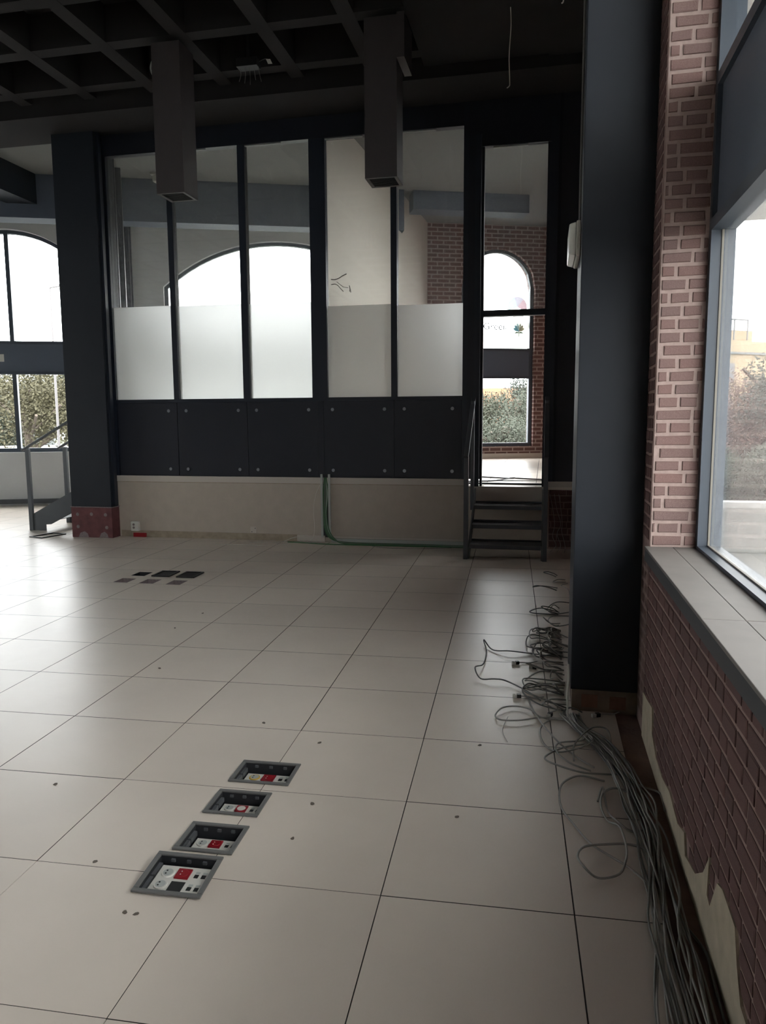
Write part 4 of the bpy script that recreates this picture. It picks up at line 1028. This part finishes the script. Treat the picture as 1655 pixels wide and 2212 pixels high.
def tree(x, y, h, rad, leaf, n, seed, label, size=0.17, low=0.25, group='trees outside the windows'):
    rr = random.Random(seed); r = empty('tree', (x, y, GZ)); tag(r, label, 'tree')
    H = h - GZ
    mb = MB(); mb.tube(spline([(0, 0, 0), (.05, .03, H*.3), (-.06, .05, H*.6), (.03, 0, H*.85)], 4), .10+rad*.03, 7)
    for k in range(6):
        a = rr.random()*6.28; z = H*rr.uniform(.25, .6)
        mb.tube(spline([(0, 0, z), (math.cos(a)*rad*.45, math.sin(a)*rad*.45, z+H*.14), (math.cos(a)*rad*.75, math.sin(a)*rad*.75, z+H*.24)], 4), .035+rad*.008, 5)
    mb.build('trunk', 'trunk_bark', r)
    cl = []
    for k in range(16):
        a = rr.random()*6.28; q = rr.random()**.5; zz = rr.uniform(low+.1, .88)
        fr = math.sin(math.pi*min(max((zz-low+.12)/(1.12-low), 0), 1))**.6
        cl.append((math.cos(a)*q*rad*.8*fr, math.sin(a)*q*rad*.8*fr, H*zz, rad*rr.uniform(.28, .48)))
    v = []; f = []
    for k in range(n):
        cx, cy, cz, cr = rr.choice(cl)
        d = Vector((rr.gauss(0, 1), rr.gauss(0, 1), rr.gauss(0, .8))); d = d.normalized()*cr*rr.random()**.4
        p = Vector((cx, cy, cz)) + d
        if p.z > H: continue
        e1 = Vector((rr.gauss(0, 1), rr.gauss(0, 1), rr.gauss(0, 1))).normalized(); e2 = e1.orthogonal().normalized()
        s_ = size*rr.uniform(.5, 1.3); i = len(v)
        v += [tuple(p-e1*s_), tuple(p+e2*s_*.5), tuple(p+e1*s_), tuple(p-e2*s_*.5)]; f.append((i, i+1, i+2, i+3))
    m = MB(); m.v = v; m.f = f
    me = bpy.data.meshes.new('crown'); me.from_pydata(v, [], f); me.materials.append(MATS[leaf])
    link('crown', me, r)
    return r
TREES = [
 (66, 30, 3.3, 2.3, 'leaf_yellow', 15600, 'yellowing tree outside the lower pane of the open bay window', 0.059),
 (95, 58, 6.0, 5.2, 'leaf_dark', 18200, 'tall dark green tree behind the yellowing one', 0.090),
 (-6, 50, 3.0, 2.8, 'leaf_green', 13000, 'green tree beside the grey concrete wall outside', 0.072),
 (205, 46, 4.9, 2.8, 'leaf_olive', 13000, 'olive green tree partly hidden by the far column', 0.081),
 (1050, 36, 2.75, 2.4, 'leaf_olive', 15600, 'olive tree outside the doorway window on the side of the panes', 0.059),
 (1120, 34, 2.9, 2.2, 'leaf_green', 15600, 'green tree outside the doorway window nearest the brick pier', 0.059),
 (1092, 28, 1.6, 2.0, 'leaf_green', 13000, 'low green tree in the middle of the doorway window', 0.050),
 (1148, 42, 3.9, 1.5, 'leaf_dark', 6500, 'thin dark tree rising behind the doorway window', 0.063),
 (1562, 26, 2.2, 1.9, 'leaf_pink', 15600, 'pinkish brown tree outside the big window before the beige building', 0.045),
 (1622, 24, 2.9, 1.3, 'leaf_pink', 9100, 'taller pinkish tree beside the beige building corner', 0.045),
 (1690, 24, 3.7, 1.5, 'leaf_dark', 11700, 'dark green tree at the edge of the big window', 0.050),
 (1575, 18, 0.75, 1.6, 'leaf_olive', 13000, 'low olive shrub tree outside the big window above the terrace', 0.036),
 (1650, 17, 0.95, 1.4, 'leaf_green', 13000, 'low green shrub tree next to the terrace end', 0.036),
]
for k, (u, R, h, rad, leaf, n, lab, sz) in enumerate(TREES):
    x, y = polar(u, R); tree(x, y, h, rad, leaf, n, 40+k, lab, sz, low=0.42 if k == 0 else 0.25)
# beige apartment building beyond the big window
bx, by = polar(1612, 62)
b = empty('apartment_building', (bx, by, GZ), 0.55); tag(b, 'beige apartment building with flat roof outside the big window', 'building')
H = 7.0 - GZ
MB().box(-9, 0, 0, 12, 0, H).build('wall', 'beige_render', b); MB().box(0, 14, 0.2, 12, 0, H-.05).build('wall', 'beige_render', b)
MB().box(-9.2, 0.1, -.15, 12, H-1.0, H-.85).build('cornice', 'concrete_wall', b); MB().box(0, 14.2, .05, 12, H-1.0, H-.85).build('cornice', 'concrete_wall', b)
MB().box(-7, 3, 3, 9, H, H+1.1).build('roof_hut', 'beige_render', b)
for k in range(8): MB().box(-7+k*1.3, -6.92+k*1.3, 2.6, 2.68, H, H+1.9).build('rail_post', 'concrete_wall', b)
MB().box(-7, 2.2, 2.6, 2.68, H+1.8, H+1.9).build('roof_rail', 'concrete_wall', b)
for fl in range(3):
    for k in range(3):
        x = -2.2 - k*2.6; z = H - 3.0 - fl*2.6
        w = MB().box(x-.65, x+.65, -.06, .02, z, z+1.35).build('window', 'far_window', b)
        MB().box(x-.03, x+.03, -.08, -.06, z, z+1.35).box(x-.65, x+.65, -.08, -.06, z+.65, z+.7).build('glazing_bar', 'beige_render', w)
    for k in range(3):
        x = 3 + k*4
        MB().box(x-.65, x+.65, .12, .22, z, z+1.35).build('window', 'far_window', b)
# house with tiled roof behind the trees, seen through the doorway window
hx, hy = polar(1085, 54)
h_ = empty('house', (hx, hy, GZ)); tag(h_, 'low house with an orange tiled roof behind the trees outside the doorway window', 'house')
MB().box(-3, 3, 0, 5, 0, 2.4).build('wall', 'beige_render', h_)
MB().prism([(-.6, 2.2), (5.6, 2.2), (2.5, 4.9)], lambda p, d: (d, p[0], p[1]), -3.4, 3.4).build('roof', 'roof_tile', h_)
# concrete wall and lamp post outside the open bay
wx, wy = polar(-25, 68)
o = empty('retaining_wall', (wx, wy, GZ), 0.35); tag(o, 'grey concrete retaining wall outside the open bay window', 'wall')
for k in range(6):
    for q in range(3):
        MB().box(-8+k*2.2, -8+k*2.2+2.15, 0, .3, q*1.5, q*1.5+1.45).build('panel', 'concrete_wall', o)
px_, py_ = polar(131, 27)
o = empty('lamp_post', (px_, py_, GZ)); tag(o, 'slim pale lamp post outside the open bay window', 'lamp post')
MB().cyl((0, 0, 0), .045, (0, 0, 1), 7.0, 10, .03).build('pole', 'far_window', o); MB().bar((0, 0, 6.95), (.9, 0, 7.05), .08, .06).build('arm', 'far_window', o)
# parked cars
def car(x, y, rz, m, label):
    r = empty('parked_car', (x, y, GZ+.04), rz); tag(r, label, 'car')
    MB().prism([(-2.1, .3), (2.1, .3), (2.12, .72), (1.95, .85), (1.0, .92), (-1.75, .95), (-2.1, .85)], lambda p, d: (p[0], d, p[1]), -.85, .85).build('body', m, r, bevel=.05)
    MB().prism([(-1.75, .93), (1.0, .91), (.35, 1.42), (-1.2, 1.46)], lambda p, d: (p[0], d*(1 - .18*(p[1] > 1.2)), p[1]), -.8, .8).build('cabin', 'far_window', r, bevel=.04)
    MB().prism([(-1.2, 1.455), (.35, 1.415), (.3, 1.47), (-1.1, 1.51)], lambda p, d: (p[0], d, p[1]), -.64, .64).build('roof', m, r)
    for wx_ in (-1.3, 1.3):
        for wy_ in (-.86, .66): MB().cyl((wx_, wy_, .32), .32, (0, 1, 0), .2, 16).build('wheel', 'black_plastic', r)
    return r
for k, (u, R, rz, m, lab) in enumerate(((118, 41, 2.21, 'car_dark', 'dark parked car glimpsed under the handrails of the far stair'), (8, 41, 2.21, 'car_white', 'white parked car outside the open bay window near the picture edge'))):
    x, y = polar(u, R); car(x, y, rz, m, lab)
# terrace and parapet outside the big window
o = MB().box(XW+0.32, 4.5, -6, 9.0, GZ, 0.35).build('terrace_outside', 'terrace'); tag(o, 'pale paved terrace outside the big window', 'terrace', 'structure')
o = MB().box(XW+0.32, 2.05, 4.6, 5.05, 0.35, 0.74).build('parapet', 'terrace', bevel=.02); tag(o, 'low white parapet across the terrace outside the big window', 'parapet')
o = MB().box(XW+0.32, 3.4, -1.4, 7.5, 3.75, 3.95).build('canopy', 'soffit_white'); tag(o, 'flat pale canopy over the terrace outside the big window', 'canopy', 'structure')
for y in (-1.2, 7.0):
    MB().box(3.15, 3.3, y, y+.15, 0.35, 3.75).build('canopy_post', 'window_frame', o)
